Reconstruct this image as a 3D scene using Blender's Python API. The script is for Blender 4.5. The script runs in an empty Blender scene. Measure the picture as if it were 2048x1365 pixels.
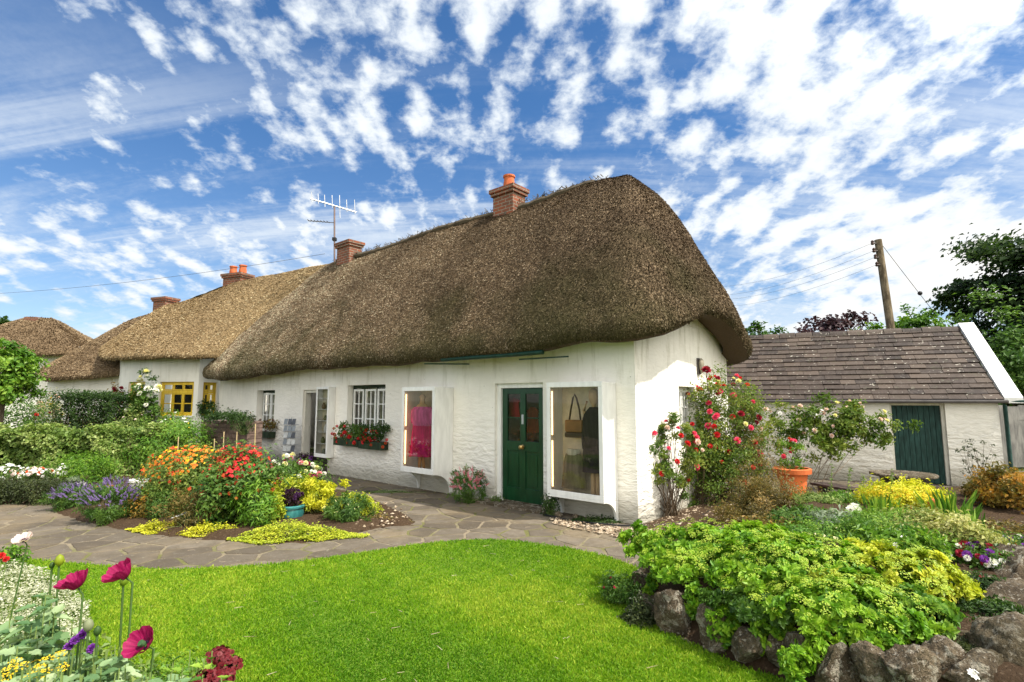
import bpy, math, random
import numpy as np
from mathutils import Vector, Matrix, noise as mnoise

# ------------------------------------------------------------------ camera, sky, sun, exposure
SC = bpy.context.scene
COL = SC.collection
F = 1070.0; TH = math.atan(118 / F); H = 1.7
cam = bpy.data.cameras.new('camera'); cam.sensor_width = 36; cam.lens = 36 * F / 2048
cam.clip_start = 0.05; cam.clip_end = 3000
camo = bpy.data.objects.new('camera', cam); COL.objects.link(camo)
camo.location = (0, 0, H); camo.rotation_euler = (math.pi / 2 + TH, 0, 0)
SC.camera = camo

BX, BY = 12.1, 3.3
SUN_AZ = math.radians(-27)      # measured from +X towards +Y
SUN_EL = math.radians(56)
sdir = Vector((math.cos(SUN_AZ) * math.cos(SUN_EL), math.sin(SUN_AZ) * math.cos(SUN_EL), math.sin(SUN_EL)))
sun = bpy.data.lights.new('sun', 'SUN'); sun.energy = 4.0; sun.angle = math.radians(0.5); sun.color = (1, .94, .84)
suno = bpy.data.objects.new('sun', sun); COL.objects.link(suno)
suno.rotation_euler = sdir.to_track_quat('Z', 'Y').to_euler()

SC.view_settings.view_transform = 'Standard'; SC.view_settings.look = 'None'
SC.view_settings.exposure = 0.72; SC.view_settings.gamma = 1
SC.cycles.max_bounces = 6; SC.cycles.diffuse_bounces = 3; SC.cycles.glossy_bounces = 2
SC.cycles.transmission_bounces = 3; SC.cycles.transparent_max_bounces = 8
SC.cycles.caustics_reflective = False; SC.cycles.caustics_refractive = False


class NT:
    """small node-tree writer"""
    def __init__(s, nt): s.nt = nt; s.n = nt.nodes; s.l = nt.links
    def new(s, t, **k):
        o = s.n.new(t)
        for a, b in k.items(): setattr(o, a, b)
        return o
    def put(s, sock, v):
        if v is None: return
        if isinstance(v, bpy.types.NodeSocket): s.l.new(v, sock)
        else:
            if sock.type == 'RGBA' and not isinstance(v, (int, float)) and len(v) == 3: v = (*v, 1)
            sock.default_value = v
    def math(s, op, a, b=None, c=None, clamp=False):
        o = s.new('ShaderNodeMath', operation=op, use_clamp=clamp)
        s.put(o.inputs[0], a); s.put(o.inputs[1], b); s.put(o.inputs[2], c)
        return o.outputs[0]
    def mix(s, f, a, b, mode='MIX'):
        o = s.new('ShaderNodeMix', data_type='RGBA', blend_type=mode)
        s.put(o.inputs[0], f); s.put(o.inputs[6], a); s.put(o.inputs[7], b)
        return o.outputs[2]
    def noise(s, vec, scale, detail=2, rough=.5, dist=0.):
        o = s.new('ShaderNodeTexNoise'); s.put(o.inputs['Vector'], vec)
        o.inputs['Scale'].default_value = scale; o.inputs['Detail'].default_value = detail
        o.inputs['Roughness'].default_value = rough; o.inputs['Distortion'].default_value = dist
        return o.outputs[0]
    def vor(s, vec, scale, feature='F1', out=0, rnd=1.):
        o = s.new('ShaderNodeTexVoronoi', feature=feature); s.put(o.inputs['Vector'], vec)
        o.inputs['Scale'].default_value = scale; o.inputs['Randomness'].default_value = rnd
        return o.outputs[out]
    def step(s, v, a, b, lo=0., hi=1.):
        o = s.new('ShaderNodeMapRange', interpolation_type='SMOOTHSTEP')
        s.put(o.inputs[0], v); s.put(o.inputs[1], a); s.put(o.inputs[2], b); s.put(o.inputs[3], lo); s.put(o.inputs[4], hi)
        return o.outputs[0]
    def ramp(s, v, stops):
        o = s.new('ShaderNodeValToRGB'); s.put(o.inputs[0], v)
        e = o.color_ramp.elements
        while len(e) < len(stops): e.new(.5)
        for i, (p, c) in enumerate(stops): e[i].position = p; e[i].color = (*c, 1)
        return o.outputs[0]
    def mapping(s, vec, scale=(1, 1, 1), rot=(0, 0, 0), loc=(0, 0, 0)):
        o = s.new('ShaderNodeMapping'); s.put(o.inputs[0], vec)
        o.inputs[1].default_value = loc; o.inputs[2].default_value = rot; o.inputs[3].default_value = scale
        return o.outputs[0]


def make_world():
    w = bpy.data.worlds.new('World'); SC.world = w; w.use_nodes = True
    t = NT(w.node_tree); t.n.clear()
    sky = t.new('ShaderNodeTexSky', sky_type='NISHITA'); sky.sun_disc = False
    sky.sun_elevation = SUN_EL; sky.sun_rotation = math.pi / 2 - SUN_AZ
    sky.altitude = 50; sky.air_density = 1.0; sky.dust_density = .6; sky.ozone_density = 2.5
    tc = t.new('ShaderNodeTexCoord'); sep = t.new('ShaderNodeSeparateXYZ'); t.put(sep.inputs[0], tc.outputs['Generated'])
    X, Y, Z = sep.outputs
    zz = t.math('ADD', t.math('MAXIMUM', Z, 0.0), .30)
    px = t.math('DIVIDE', X, zz); py = t.math('DIVIDE', Y, zz)
    cmb = t.new('ShaderNodeCombineXYZ'); t.put(cmb.inputs[0], px); t.put(cmb.inputs[1], py)
    P = cmb.outputs[0]
    # bigger bands, then rows of small puffs in them
    w1 = t.new('ShaderNodeTexNoise'); t.put(w1.inputs['Vector'], P); w1.inputs['Scale'].default_value = 1.3; w1.inputs['Detail'].default_value = 2
    Pw = t.mix(.16, P, w1.outputs[1])
    band = t.noise(t.mapping(P, (1.1, 1.9, 1), (0, 0, .55), (BX, BY, 0)), 1.0, 3, .5, .3)
    puff = t.noise(t.mapping(Pw, (1.2, .75, 1), (0, 0, -.3), (7.2, 2.4, 0)), 13.0, 3, .5, .1)
    vp = t.vor(t.mapping(Pw, (1.25, .75, 1), (0, 0, -.3)), 15.0, 'SMOOTH_F1')
    fine = t.noise(P, 42.0, 4, .65, .2)
    wisp = t.noise(t.mapping(P, (.3, 2.4, 1), (0, 0, .12), (1, 5, 0)), 1.6, 6, .62, .8)
    g = t.math('MULTIPLY', t.math('MINIMUM', t.math('MAXIMUM', px, -1.4), 1.6), .085)
    a = t.math('MULTIPLY_ADD', band, .85, t.math('MULTIPLY', puff, .80))
    a = t.math('MULTIPLY_ADD', fine, .30, a)
    a = t.math('MULTIPLY_ADD', vp, -.42, a)
    a = t.math('ADD', a, g)
    back = t.step(Y, .05, -.7)  # unseen sky behind the camera: extra cloud added to light the shaded walls
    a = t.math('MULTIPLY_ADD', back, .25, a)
    m1 = t.step(a, .69, .95)
    m2 = t.step(t.math('MULTIPLY_ADD', fine, .12, t.math('MULTIPLY_ADD', px, .03, wisp)), .44, .76, 0, .85)
    m2 = t.math('MULTIPLY', m2, t.step(Z, .60, .25))
    m = t.math('MAXIMUM', m1, m2)
    m = t.math('MULTIPLY', m, t.step(Z, -.02, .16, .35, 1.0))
    tint = t.mix(t.step(Z, 0.0, .55), (.90, .93, .98), (.44, .74, .98))
    skyc = t.mix(1.0, sky.outputs[0], tint, 'MULTIPLY')
    thick = t.step(a, .80, 1.2)
    cloud = t.mix(thick, (5.3, 5.8, 6.3), (6.9, 6.8, 6.6))
    dt = t.new('ShaderNodeVectorMath', operation='DOT_PRODUCT'); t.put(dt.inputs[0], tc.outputs['Generated']); dt.inputs[1].default_value = tuple(sdir)
    glow = t.math('ADD', t.math('MULTIPLY', t.step(dt.outputs['Value'], .35, .98), 1.6), t.math('MULTIPLY', back, 1.15))  # clouds brighter towards the sun, plus added fill from the unseen rear sky
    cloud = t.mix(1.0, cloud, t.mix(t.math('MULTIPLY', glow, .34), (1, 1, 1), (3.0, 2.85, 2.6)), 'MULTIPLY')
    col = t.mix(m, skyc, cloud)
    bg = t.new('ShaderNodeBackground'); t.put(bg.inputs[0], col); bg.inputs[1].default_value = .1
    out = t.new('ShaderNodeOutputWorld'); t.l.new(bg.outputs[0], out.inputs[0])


make_world()

# ------------------------------------------------------------------ picture-to-place helpers (used once, to find real positions)
def ray(px, py):
    a = (px - 1024) / F; b = (682.5 - py) / F
    return Vector((a, math.cos(TH) - b * math.sin(TH), math.sin(TH) + b * math.cos(TH)))
def gp(px, py, z=0.):
    d = ray(px, py); t = (z - H) / d.z
    return Vector((d.x * t, d.y * t, z))
def at(px, py, Y):
    d = ray(px, py); t = Y / d.y
    return Vector((d.x * t, Y, H + d.z * t))

C0 = Vector((1.72, 7.51, 0)); E = Vector((-.7575, .6529, 0)); N = Vector((.6529, .7575, 0))
def L(u, v, z=0.): return C0 + E * u + N * v + Vector((0, 0, z))
def fr(px, py, v=0.):
    d = ray(px, py); k = ((C0.dot(N)) + v) / d.dot(N); P = d * k + Vector((0, 0, H))
    return (P - C0).dot(E), P.z

# ------------------------------------------------------------------ object helpers
def link(o): COL.objects.link(o); return o
def tag(o, label=None, cat=None, group=None, kind=None):
    if label: o['label'] = label
    if cat: o['category'] = cat
    if group: o['group'] = group
    if kind: o['kind'] = kind
    return o
def thing(name, loc, label, cat, group=None):
    o = bpy.data.objects.new(name, None); o.empty_display_size = .1; o.location = loc
    return tag(link(o), label, cat, group)
def wloc(o):
    v = Vector(o.location)
    while o.parent: o = o.parent; v = v + Vector(o.location)
    return v

def npmesh(name, groups, mats, parent=None, smooth=False):
    """groups: list of (V, Fidx, attr or None, material index) in world space -> ONE mesh object"""
    off = np.array(wloc(parent)) if parent else np.zeros(3)
    base = 0; Vs = []; LI = []; LS = []; LT = []; A = []; MI = []; ls = 0
    for V, Fx, a, mi in groups:
        V = np.asarray(V, float).reshape(-1, 3); Fx = np.asarray(Fx, np.int64); m, k = Fx.shape
        Vs.append(V - off); LI.append((Fx + base).ravel()); base += len(V)
        LS.append(ls + np.arange(m) * k); LT.append(np.full(m, k)); ls += m * k
        A.append(np.zeros(m) if a is None else np.broadcast_to(np.asarray(a, float), (m,))); MI.append(np.full(m, mi))
    V = np.concatenate(Vs); LI = np.concatenate(LI); LS = np.concatenate(LS); A = np.concatenate(A); MI = np.concatenate(MI)
    me = bpy.data.meshes.new(name)
    me.vertices.add(len(V)); me.vertices.foreach_set('co', V.astype(np.float32).ravel())
    me.loops.add(len(LI)); me.loops.foreach_set('vertex_index', LI.astype(np.int32))
    me.polygons.add(len(LS)); me.polygons.foreach_set('loop_start', LS.astype(np.int32))
    me.polygons.foreach_set('material_index', MI.astype(np.int32))
    me.polygons.foreach_set('use_smooth', np.full(len(LS), bool(smooth)))
    at_ = me.attributes.new('v', 'FLOAT', 'FACE'); at_.data.foreach_set('value', A.astype(np.float32))
    me.update(calc_edges=True)
    for m in (mats if isinstance(mats, (list, tuple)) else [mats]): me.materials.append(m)
    o = link(bpy.data.objects.new(name, me)); o.parent = parent
    return o


class MB:
    """collects boxes, prisms, tubes, lathes; fn maps local to world"""
    def __init__(s, fn=None): s.V = []; s.Fc = []; s.a = []; s.fn = fn or (lambda x, y, z: Vector((x, y, z))); s.cur = 0.
    def add(s, vs, fs, raw=False):
        b = len(s.V); s.V += [tuple(v) if raw else tuple(s.fn(*v)) for v in vs]
        s.Fc += [tuple(i + b for i in f) for f in fs]; s.a += [s.cur] * len(fs); return s
    def box(s, x0, x1, y0, y1, z0, z1):
        return s.add([(x0, y0, z0), (x1, y0, z0), (x1, y1, z0), (x0, y1, z0), (x0, y0, z1), (x1, y0, z1), (x1, y1, z1), (x0, y1, z1)],
                     [(0, 3, 2, 1), (4, 5, 6, 7), (0, 1, 5, 4), (1, 2, 6, 5), (2, 3, 7, 6), (3, 0, 4, 7)])
    def prism(s, pts, axis_pts):
        """pts: list of 3D outline, extruded by vector axis_pts"""
        n = len(pts); a = [Vector(p) for p in pts]; d = Vector(axis_pts)
        vs = [tuple(p) for p in a] + [tuple(p + d) for p in a]
        return s.add(vs, [tuple(range(n))[::-1], tuple(range(n, 2 * n))] + [(i, (i + 1) % n, n + (i + 1) % n, n + i) for i in range(n)])
    def tube(s, pts, rad, seg=8, cap=True):
        pts = [Vector(p) for p in pts]; n = len(pts); rad = rad if isinstance(rad, (list, tuple)) else [rad] * n
        vs = []
        for i, p in enumerate(pts):
            d = (pts[min(i + 1, n - 1)] - pts[max(i - 1, 0)]).normalized()
            a = d.cross(Vector((0, 0, 1)) if abs(d.z) < .9 else Vector((1, 0, 0))).normalized(); b = d.cross(a)
            for k in range(seg):
                t = 2 * math.pi * k / seg; vs.append(p + (a * math.cos(t) + b * math.sin(t)) * rad[i])
        fs = [(i * seg + k, i * seg + (k + 1) % seg, (i + 1) * seg + (k + 1) % seg, (i + 1) * seg + k) for i in range(n - 1) for k in range(seg)]
        if cap: fs += [tuple(range(seg))[::-1], tuple(range((n - 1) * seg, n * seg))]
        return s.add(vs, fs)
    def lathe(s, c, prof, seg=20, sx=1., sy=1., wob=0.):
        vs = []; n = len(prof)
        for r, z in prof:
            for k in range(seg):
                t = 2 * math.pi * k / seg; q = r * (1 + wob * math.sin(5 * t))
                vs.append((c[0] + math.cos(t) * q * sx, c[1] + math.sin(t) * q * sy, c[2] + z))
        fs = [(i * seg + k, i * seg + (k + 1) % seg, (i + 1) * seg + (k + 1) % seg, (i + 1) * seg + k) for i in range(n - 1) for k in range(seg)]
        fs += [tuple(range(seg))[::-1], tuple(range((n - 1) * seg, n * seg))]
        return s.add(vs, fs)
    def build(s, name, mat, parent=None, smooth=False, bevel=0.):
        off = wloc(parent) if parent else Vector((0, 0, 0))
        me = bpy.data.meshes.new(name)
        me.from_pydata([tuple(Vector(v) - off) for v in s.V], [], s.Fc); me.update()
        at_ = me.attributes.new('v', 'FLOAT', 'FACE'); at_.data.foreach_set('value', s.a)
        me.materials.append(mat)
        if smooth:
            me.polygons.foreach_set('use_smooth', [True] * len(me.polygons))
            me.set_sharp_from_angle(angle=math.radians(45))
        o = link(bpy.data.objects.new(name, me)); o.parent = parent
        if bevel:
            b = o.modifiers.new('bevel', 'BEVEL'); b.width = bevel; b.segments = 2; b.limit_method = 'ANGLE'
        return o

# ------------------------------------------------------------------ materials
MATS = {}
def mat(name, col=None, rough=.7, fn=None, spec=.35, metal=0., bump=None, emit=None):
    m = bpy.data.materials.new(name); m.use_nodes = True
    t = NT(m.node_tree); b = t.n['Principled BSDF']
    b.inputs['Roughness'].default_value = rough; b.inputs['Specular IOR Level'].default_value = spec; b.inputs['Metallic'].default_value = metal
    tc = t.new('ShaderNodeTexCoord'); geo = t.new('ShaderNodeNewGeometry')
    P = geo.outputs['Position']
    if col is not None:
        n = t.noise(P, 6, 5, .6)
        c = t.mix(t.step(n, .35, .7), tuple(x * .82 for x in col), tuple(min(1, x * 1.12) for x in col))
        t.put(b.inputs['Base Color'], c)
    if fn: fn(t, b, P)
    if emit: b.inputs['Emission Color'].default_value = (*emit[0], 1); b.inputs['Emission Strength'].default_value = emit[1]
    MATS[name] = m
    return m
def bump(t, b, h, dist, strength=1.):
    o = t.new('ShaderNodeBump'); o.inputs['Strength'].default_value = strength; o.inputs['Distance'].default_value = dist
    t.put(o.inputs['Height'], h); t.l.new(o.outputs[0], b.inputs['Normal'])
def attr(t, name='v'):
    o = t.new('ShaderNodeAttribute', attribute_name=name); return o.outputs['Fac']

def m_wall(name, base=(.88, .84, .745), stain=1., relief=1.):
    def fn(t, b, P):
        sep = t.new('ShaderNodeSeparateXYZ'); t.put(sep.inputs[0], P); z = sep.outputs[2]
        st = t.mapping(P, (1, 1, 2.6))
        n1 = t.noise(P, .9, 5, .6); n2 = t.noise(t.mapping(P, (3, 3, .5)), 2.2, 5, .65, .3); n3 = t.noise(P, 14, 4, .6)
        c = t.mix(t.step(n1, .38, .68), tuple(x * .90 for x in base), base)
        # rain streaks and grime high on the wall, under the thatch drip
        k = t.math('MULTIPLY', t.step(n2, .50, .70), t.step(t.math('MULTIPLY_ADD', n1, .7, z), 1.9, 2.9, .04, .75))
        c = t.mix(t.math('MULTIPLY', k, stain), c, (.36, .33, .20))
        k2 = t.math('MULTIPLY', t.step(t.math('MULTIPLY_ADD', n1, -.5, z), .22, -.20), .8)
        c = t.mix(k2, c, (.30, .28, .22))
        sp = t.step(t.vor(P, 3.1), .035, .02)
        c = t.mix(t.math('MULTIPLY', sp, .75 * stain), c, (.12, .11, .09))
        t.put(b.inputs['Base Color'], c)
        bl = t.math('MULTIPLY', t.noise(st, 5.5, 4, .55, .3), t.step(z, 1.6, .7, .35, 1.3))
        h = t.math('MULTIPLY_ADD', n3, .12, bl)
        bump(t, b, h, .05 * relief, .8)
    return mat(name, None, .9, fn, .15)

def m_thatch(name, dark, mid, light, moss=.0):
    def fn(t, b, P):
        v = attr(t)
        big = t.noise(P, .55, 4, .6, .3); patch = t.noise(P, 2.3, 4, .6); sp = t.noise(P, 42, 3, .7); vo = t.vor(P, 34)
        k = t.math('ADD', t.math('MULTIPLY', sp, .75), t.math('MULTIPLY', vo, .35))
        c = t.ramp(k, [(.38, tuple(x * .35 for x in dark)), (.52, dark), (.66, mid), (.85, light)])
        cs = t.ramp(v, [(.0, dark), (.45, mid), (.8, light), (1., tuple(min(.9, x * 1.5) for x in light))])
        c = t.mix(t.step(v, .001, .002), c, cs)
        c = t.mix(t.step(t.math('ADD', big, t.math('MULTIPLY', patch, .45)), .55, .95, 0, .65), c, dark)
        if moss:
            sep = t.new('ShaderNodeSeparateXYZ'); t.put(sep.inputs[0], P); z = sep.outputs[2]
            f = t.math('MULTIPLY', t.step(t.math('MULTIPLY_ADD', big, 1.6, t.math('MULTIPLY', z, -.28)), -.32, .22), moss)
            c = t.mix(f, c, t.mix(sp, (.03, .028, .012), (.075, .085, .02)))
        t.put(b.inputs['Base Color'], c)
        bump(t, b, t.math('ADD', sp, t.math('MULTIPLY', patch, 1.5)), .05, .9)
    return mat(name, None, .85, fn, .15)

def m_leaf(name, a, b_, c_=None, trans=.35, rough=.5, shine=.35):
    """a dark, b mid, c light leaf colours chosen by each leaf's own v"""
    c_ = c_ or tuple(min(1, x * 1.5) for x in b_)
    m = bpy.data.materials.new(name); m.use_nodes = True; t = NT(m.node_tree)
    p = t.n['Principled BSDF']; v = attr(t)
    col = t.ramp(v, [(0., a), (.5, b_), (1., c_)])
    t.put(p.inputs['Base Color'], col); p.inputs['Roughness'].default_value = rough; p.inputs['Specular IOR Level'].default_value = shine
    tr = t.new('ShaderNodeBsdfTranslucent'); t.put(tr.inputs[0], t.mix(.5, col, t.mix(1., col, (1.3, 1.35, .5), 'MULTIPLY')))
    mx = t.new('ShaderNodeMixShader'); mx.inputs[0].default_value = trans
    t.l.new(p.outputs[0], mx.inputs[1]); t.l.new(tr.outputs[0], mx.inputs[2])
    t.l.new(mx.outputs[0], t.n['Material Output'].inputs[0])
    return m

def f_brick(t, b, P):
    tc = t.mapping(P, (1, 1, 1), (0, 0, .711))
    sep = t.new('ShaderNodeSeparateXYZ'); t.put(sep.inputs[0], tc); cb = t.new('ShaderNodeCombineXYZ')
    t.put(cb.inputs[0], t.math('ADD', sep.outputs[0], sep.outputs[1])); t.put(cb.inputs[1], sep.outputs[2])
    br = t.new('ShaderNodeTexBrick'); t.put(br.inputs[0], cb.outputs[0]); br.inputs['Scale'].default_value = 1.
    br.inputs['Brick Width'].default_value = .22; br.inputs['Row Height'].default_value = .075; br.inputs['Mortar Size'].default_value = .008
    t.put(br.inputs['Color1'], (.27, .085, .045)); t.put(br.inputs['Color2'], (.17, .07, .045)); t.put(br.inputs['Mortar'], (.30, .26, .20))
    n = t.noise(P, 9, 5, .65)
    t.put(b.inputs['Base Color'], t.mix(t.step(n, .5, .68, 0, .7), br.outputs[0], (.10, .09, .07)))
    bump(t, b, t.math('ADD', t.math('MULTIPLY', br.outputs[1], -1), t.math('MULTIPLY', n, .8)), .02, .8)

def f_flag(t, b, P):
    v = attr(t); n = t.noise(P, 5, 6, .65); n2 = t.noise(P, .8, 4, .6); n3 = t.noise(P, 40, 3, .7); n4 = t.noise(P, 17, 5, .7)
    stone = t.ramp(v, [(0., (.085, .068, .050)), (.5, (.130, .108, .082)), (1., (.185, .155, .118))])
    stone = t.mix(t.step(n, .38, .66, 0, .6), stone, (.085, .068, .045))
    stone = t.mix(t.step(n2, .48, .66, 0, .6), stone, (.19, .145, .085))
    stone = t.mix(t.step(n3, .6, .75, 0, .5), stone, (.30, .26, .19))
    stone = t.mix(t.step(n4, .58, .68, 0, .45), stone, (.26, .24, .18))
    t.put(b.inputs['Base Color'], stone)
    bump(t, b, t.math('ADD', n, t.math('MULTIPLY', n4, .6)), .018, .9)
def f_joint(t, b, P):
    n = t.noise(P, 1.1, 4, .6); n2 = t.noise(P, 26, 5, .7)
    c = t.mix(t.step(n, .42, .58), t.mix(n2, (.16, .13, .085), (.33, .275, .195)), t.mix(n2, (.07, .085, .02), (.22, .20, .09)))
    t.put(b.inputs['Base Color'], c); bump(t, b, n2, .02, 1.)

def f_soil(t, b, P):
    n = t.noise(P, 14, 6, .7); n2 = t.noise(P, 2, 4, .6); v = t.vor(P, 30)
    t.put(b.inputs['Base Color'], t.mix(t.step(v, .35, .1, 0, .4), t.mix(n2, t.mix(n, (.03, .02, .013), (.12, .08, .05)), (.09, .055, .03)), (.25, .18, .12)))
    bump(t, b, t.math('ADD', t.noise(P, 55, 5, .75), t.math('MULTIPLY', n, .8)), .035, 1)
def f_grass(t, b, P):
    n = t.noise(P, 1.3, 4, .6); n2 = t.noise(P, 30, 4, .7)
    t.put(b.inputs['Base Color'], t.mix(n2, t.mix(n, (.05, .12, .008), (.10, .17, .015)), (.17, .27, .03)))
    bump(t, b, n2, .03, 1)
def f_ground(t, b, P):
    n = t.noise(P, .6, 5, .6); n2 = t.noise(P, 9, 4, .7)
    t.put(b.inputs['Base Color'], t.mix(n2, t.mix(n, (.05, .06, .02), (.10, .12, .035)), (.06, .09, .02)))
    bump(t, b, n2, .05, .8)
def f_slate(t, b, P):
    v = attr(t); n = t.noise(P, 7, 5, .65); l = t.noise(P, 15, 4, .55); l2 = t.noise(P, 1.1, 3, .6); q = t.noise(P, 60, 2, .6)
    c = t.ramp(v, [(0., (.020, .012, .009)), (.5, (.042, .027, .019)), (1., (.088, .062, .045))])
    c = t.mix(t.step(n, .40, .7, 0, .6), c, (.085, .065, .05))
    c = t.mix(t.step(n, .46, .26, 0, .5), c, (.10, .10, .06))
    c = t.mix(t.math('MULTIPLY', t.step(l, .64, .70), t.step(l2, .36, .56, .25, 1)), c, (.46, .43, .36))
    t.put(b.inputs['Base Color'], c); bump(t, b, t.math('ADD', n, t.math('MULTIPLY', q, .4)), .012, .8)
def f_rock(t, b, P):
    n = t.noise(P, 4, 6, .65); l = t.noise(P, 13, 5, .6, .4); q = t.noise(P, 70, 4, .7)
    c = t.mix(t.step(n, .35, .68), (.085, .062, .038), (.26, .20, .13))
    c = t.mix(t.step(l, .52, .62, 0, .8), c, (.52, .47, .37))
    c = t.mix(t.step(l, .42, .30, 0, .7), c, (.055, .05, .03))
    c = t.mix(t.step(q, .53, .62, 0, .65), c, (.04, .033, .026)); k3 = t.noise(P, 38, 3, .7, .5); c = t.mix(t.step(k3, .57, .64, 0, .7), c, (.55, .50, .41)); c = t.mix(t.step(t.noise(P, 2.1, 3, .6), .5, .62, 0, .5), c, (.10, .085, .045))
    t.put(b.inputs['Base Color'], c); bump(t, b, t.math('ADD', t.math('MULTIPLY', n, 1.6), t.math('MULTIPLY', q, .8)), .07, 1.)
def f_bark(t, b, P):
    n = t.noise(t.mapping(P, (6, 6, .8)), 3, 5, .65)
    t.put(b.inputs['Base Color'], t.mix(t.step(n, .35, .7), (.06, .045, .03), (.22, .18, .13))); bump(t, b, n, .03, 1)
def f_painted(colA, colB, sc=12):
    def fn(t, b, P):
        n = t.noise(t.mapping(P, (1, 1, .25)), sc, 4, .6)
        t.put(b.inputs['Base Color'], t.mix(t.step(n, .35, .68), colA, colB)); bump(t, b, n, .004, .5)
    return fn

M_WALL = m_wall('limewash', (.90, .865, .785), .6); M_WALLB = m_wall('clean_limewash', (.86, .84, .77), .35, .35); M_SHEDW = m_wall('shed_limewash', (.86, .83, .75), .8, 1.2)
M_TH = m_thatch('old_thatch', (.075, .049, .028), (.265, .184, .106), (.72, .58, .40), .6)
M_TH2 = m_thatch('golden_thatch', (.22, .15, .075), (.46, .33, .17), (.72, .58, .36))
M_TH3 = m_thatch('brown_thatch', (.15, .10, .055), (.33, .235, .135), (.56, .44, .28))
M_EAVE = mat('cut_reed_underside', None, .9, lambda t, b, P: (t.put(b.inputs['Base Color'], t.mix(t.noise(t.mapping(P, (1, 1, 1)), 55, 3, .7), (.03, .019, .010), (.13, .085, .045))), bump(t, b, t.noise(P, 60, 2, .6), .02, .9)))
M_RIDGE = mat('ridge_twigs', (.11, .085, .055), .9)
M_BRICK = mat('brick', None, .9, f_brick, .2)
M_TERR = mat('terracotta', None, .75, f_painted((.50, .115, .030), (.68, .17, .045), 8))
M_POTC = mat('chimney_pot_clay', None, .8, f_painted((.42, .10, .035), (.60, .17, .06), 8))
M_FLAG = mat('flagstones', None, .85, f_flag, .25)
M_JOINT = mat('sandy_joints', None, .95, f_joint, .1)
M_SOIL = mat('soil', None, .95, f_soil, .1)
M_GRASS = mat('lawn_soil', None, .95, f_grass, .1)
M_GROUND = mat('rough_ground', None, .95, f_ground, .1)
M_SLATE = mat('slate', None, .65, f_slate, .35)
M_ROCK = mat('lichened_rock', None, .9, f_rock, .2)
M_BARK = mat('bark', None, .9, f_bark, .1)
M_WHITE = mat('white_paint', None, .45, f_painted((.74, .74, .71), (.84, .84, .81)), .4)
M_CREAM = mat('cream_paint', None, .6, f_painted((.62, .60, .52), (.74, .72, .64)), .3)
M_GREEN = mat('green_gloss', None, .28, f_painted((.004, .035, .012), (.008, .055, .02)), .5)
M_TEALD = mat('dark_teal_paint', None, .6, f_painted((.006, .030, .024), (.018, .062, .052), 20), .3)
M_YEL = mat('yellow_paint', None, .45, f_painted((.62, .40, .02), (.75, .52, .05)), .4)
M_DARKG = mat('dark_green_box', None, .6, f_painted((.010, .022, .010), (.03, .05, .022)), .3)
M_GUTT = mat('gutter_green', None, .5, f_painted((.004, .028, .016), (.008, .045, .028)), .35)
M_BRASS = mat('brass', (.62, .42, .16), .3, None, .5, .9)
M_METAL = mat('grey_metal', (.55, .56, .57), .4, None, .5, .7)
M_DMET = mat('dark_metal', (.10, .09, .085), .5, None, .5, .4)
M_BLACK = mat('black_plastic', (.012, .012, .014), .5)
M_POLE = mat('weathered_pole', None, .9, f_painted((.09, .07, .045), (.24, .19, .125), 16), .1)
M_FENCE = mat('grey_boards', None, .85, f_painted((.13, .125, .12), (.24, .23, .215), 9), .2)
M_STONE = mat('grey_stone', None, .9, f_rock, .2)
M_DSTONE = mat('brown_stone_wall', None, .95, lambda t, b, P: (t.put(b.inputs['Base Color'], t.mix(t.noise(P, 9, 5, .65), (.05, .035, .03), (.22, .15, .12))), bump(t, b, t.vor(P, 6), .05, 1)))
M_DWOOD = mat('dark_wood', None, .8, f_painted((.03, .022, .02), (.085, .06, .05), 14), .2)
M_TEAL = mat('teal_glaze', None, .25, f_painted((.02, .12, .12), (.06, .26, .25), 9), .6)
M_PWHITE = mat('white_planter_glaze', (.80, .79, .76), .5)
M_CANE = mat('bamboo', (.55, .42, .22), .6)
M_CURT = mat('net_curtain', (.50, .48, .38), .9)
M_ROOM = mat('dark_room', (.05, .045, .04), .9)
M_SHELFI = mat('display_back', (.62, .55, .40), .8)
M_TUBE = mat('lit_tube', (.9, .8, .6), .5, None, .2, 0, None, ((1., .62, .30), 2.2))
M_LAMP = mat('lit_bulb', (.9, .85, .7), .5, None, .2, 0, None, ((1., .85, .55), 6.))
M_SKIN = mat('mannequin_beige', (.50, .33, .18), .6)
M_GRAVEL = mat('pebbles', None, .85, lambda t, b, P: t.put(b.inputs['Base Color'], t.ramp(attr(t), [(0, (.13, .09, .055)), (.5, (.31, .235, .155)), (1, (.52, .43, .32))])))
def cloth(name, c, r=.8): return mat(name, None, r, f_painted(tuple(x * .6 for x in c), c, 18), .2)

def m_glass():
    m = bpy.data.materials.new('window_glass'); m.use_nodes = True; t = NT(m.node_tree); t.n.clear()
    tr = t.new('ShaderNodeBsdfTransparent'); tr.inputs[0].default_value = (.93, .95, .94, 1)
    g = t.new('ShaderNodeBsdfGlossy'); g.inputs['Roughness'].default_value = .02; g.inputs['Color'].default_value = (.9, .9, .9, 1)
    f = t.new('ShaderNodeFresnel'); f.inputs[0].default_value = 1.45
    mx = t.new('ShaderNodeMixShader'); t.l.new(t.math('MULTIPLY_ADD', f.outputs[0], .9, .02), mx.inputs[0])
    t.l.new(tr.outputs[0], mx.inputs[1]); t.l.new(g.outputs[0], mx.inputs[2])
    o = t.new('ShaderNodeOutputMaterial'); t.l.new(mx.outputs[0], o.inputs[0]); return m
M_GLASS = m_glass()

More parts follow.
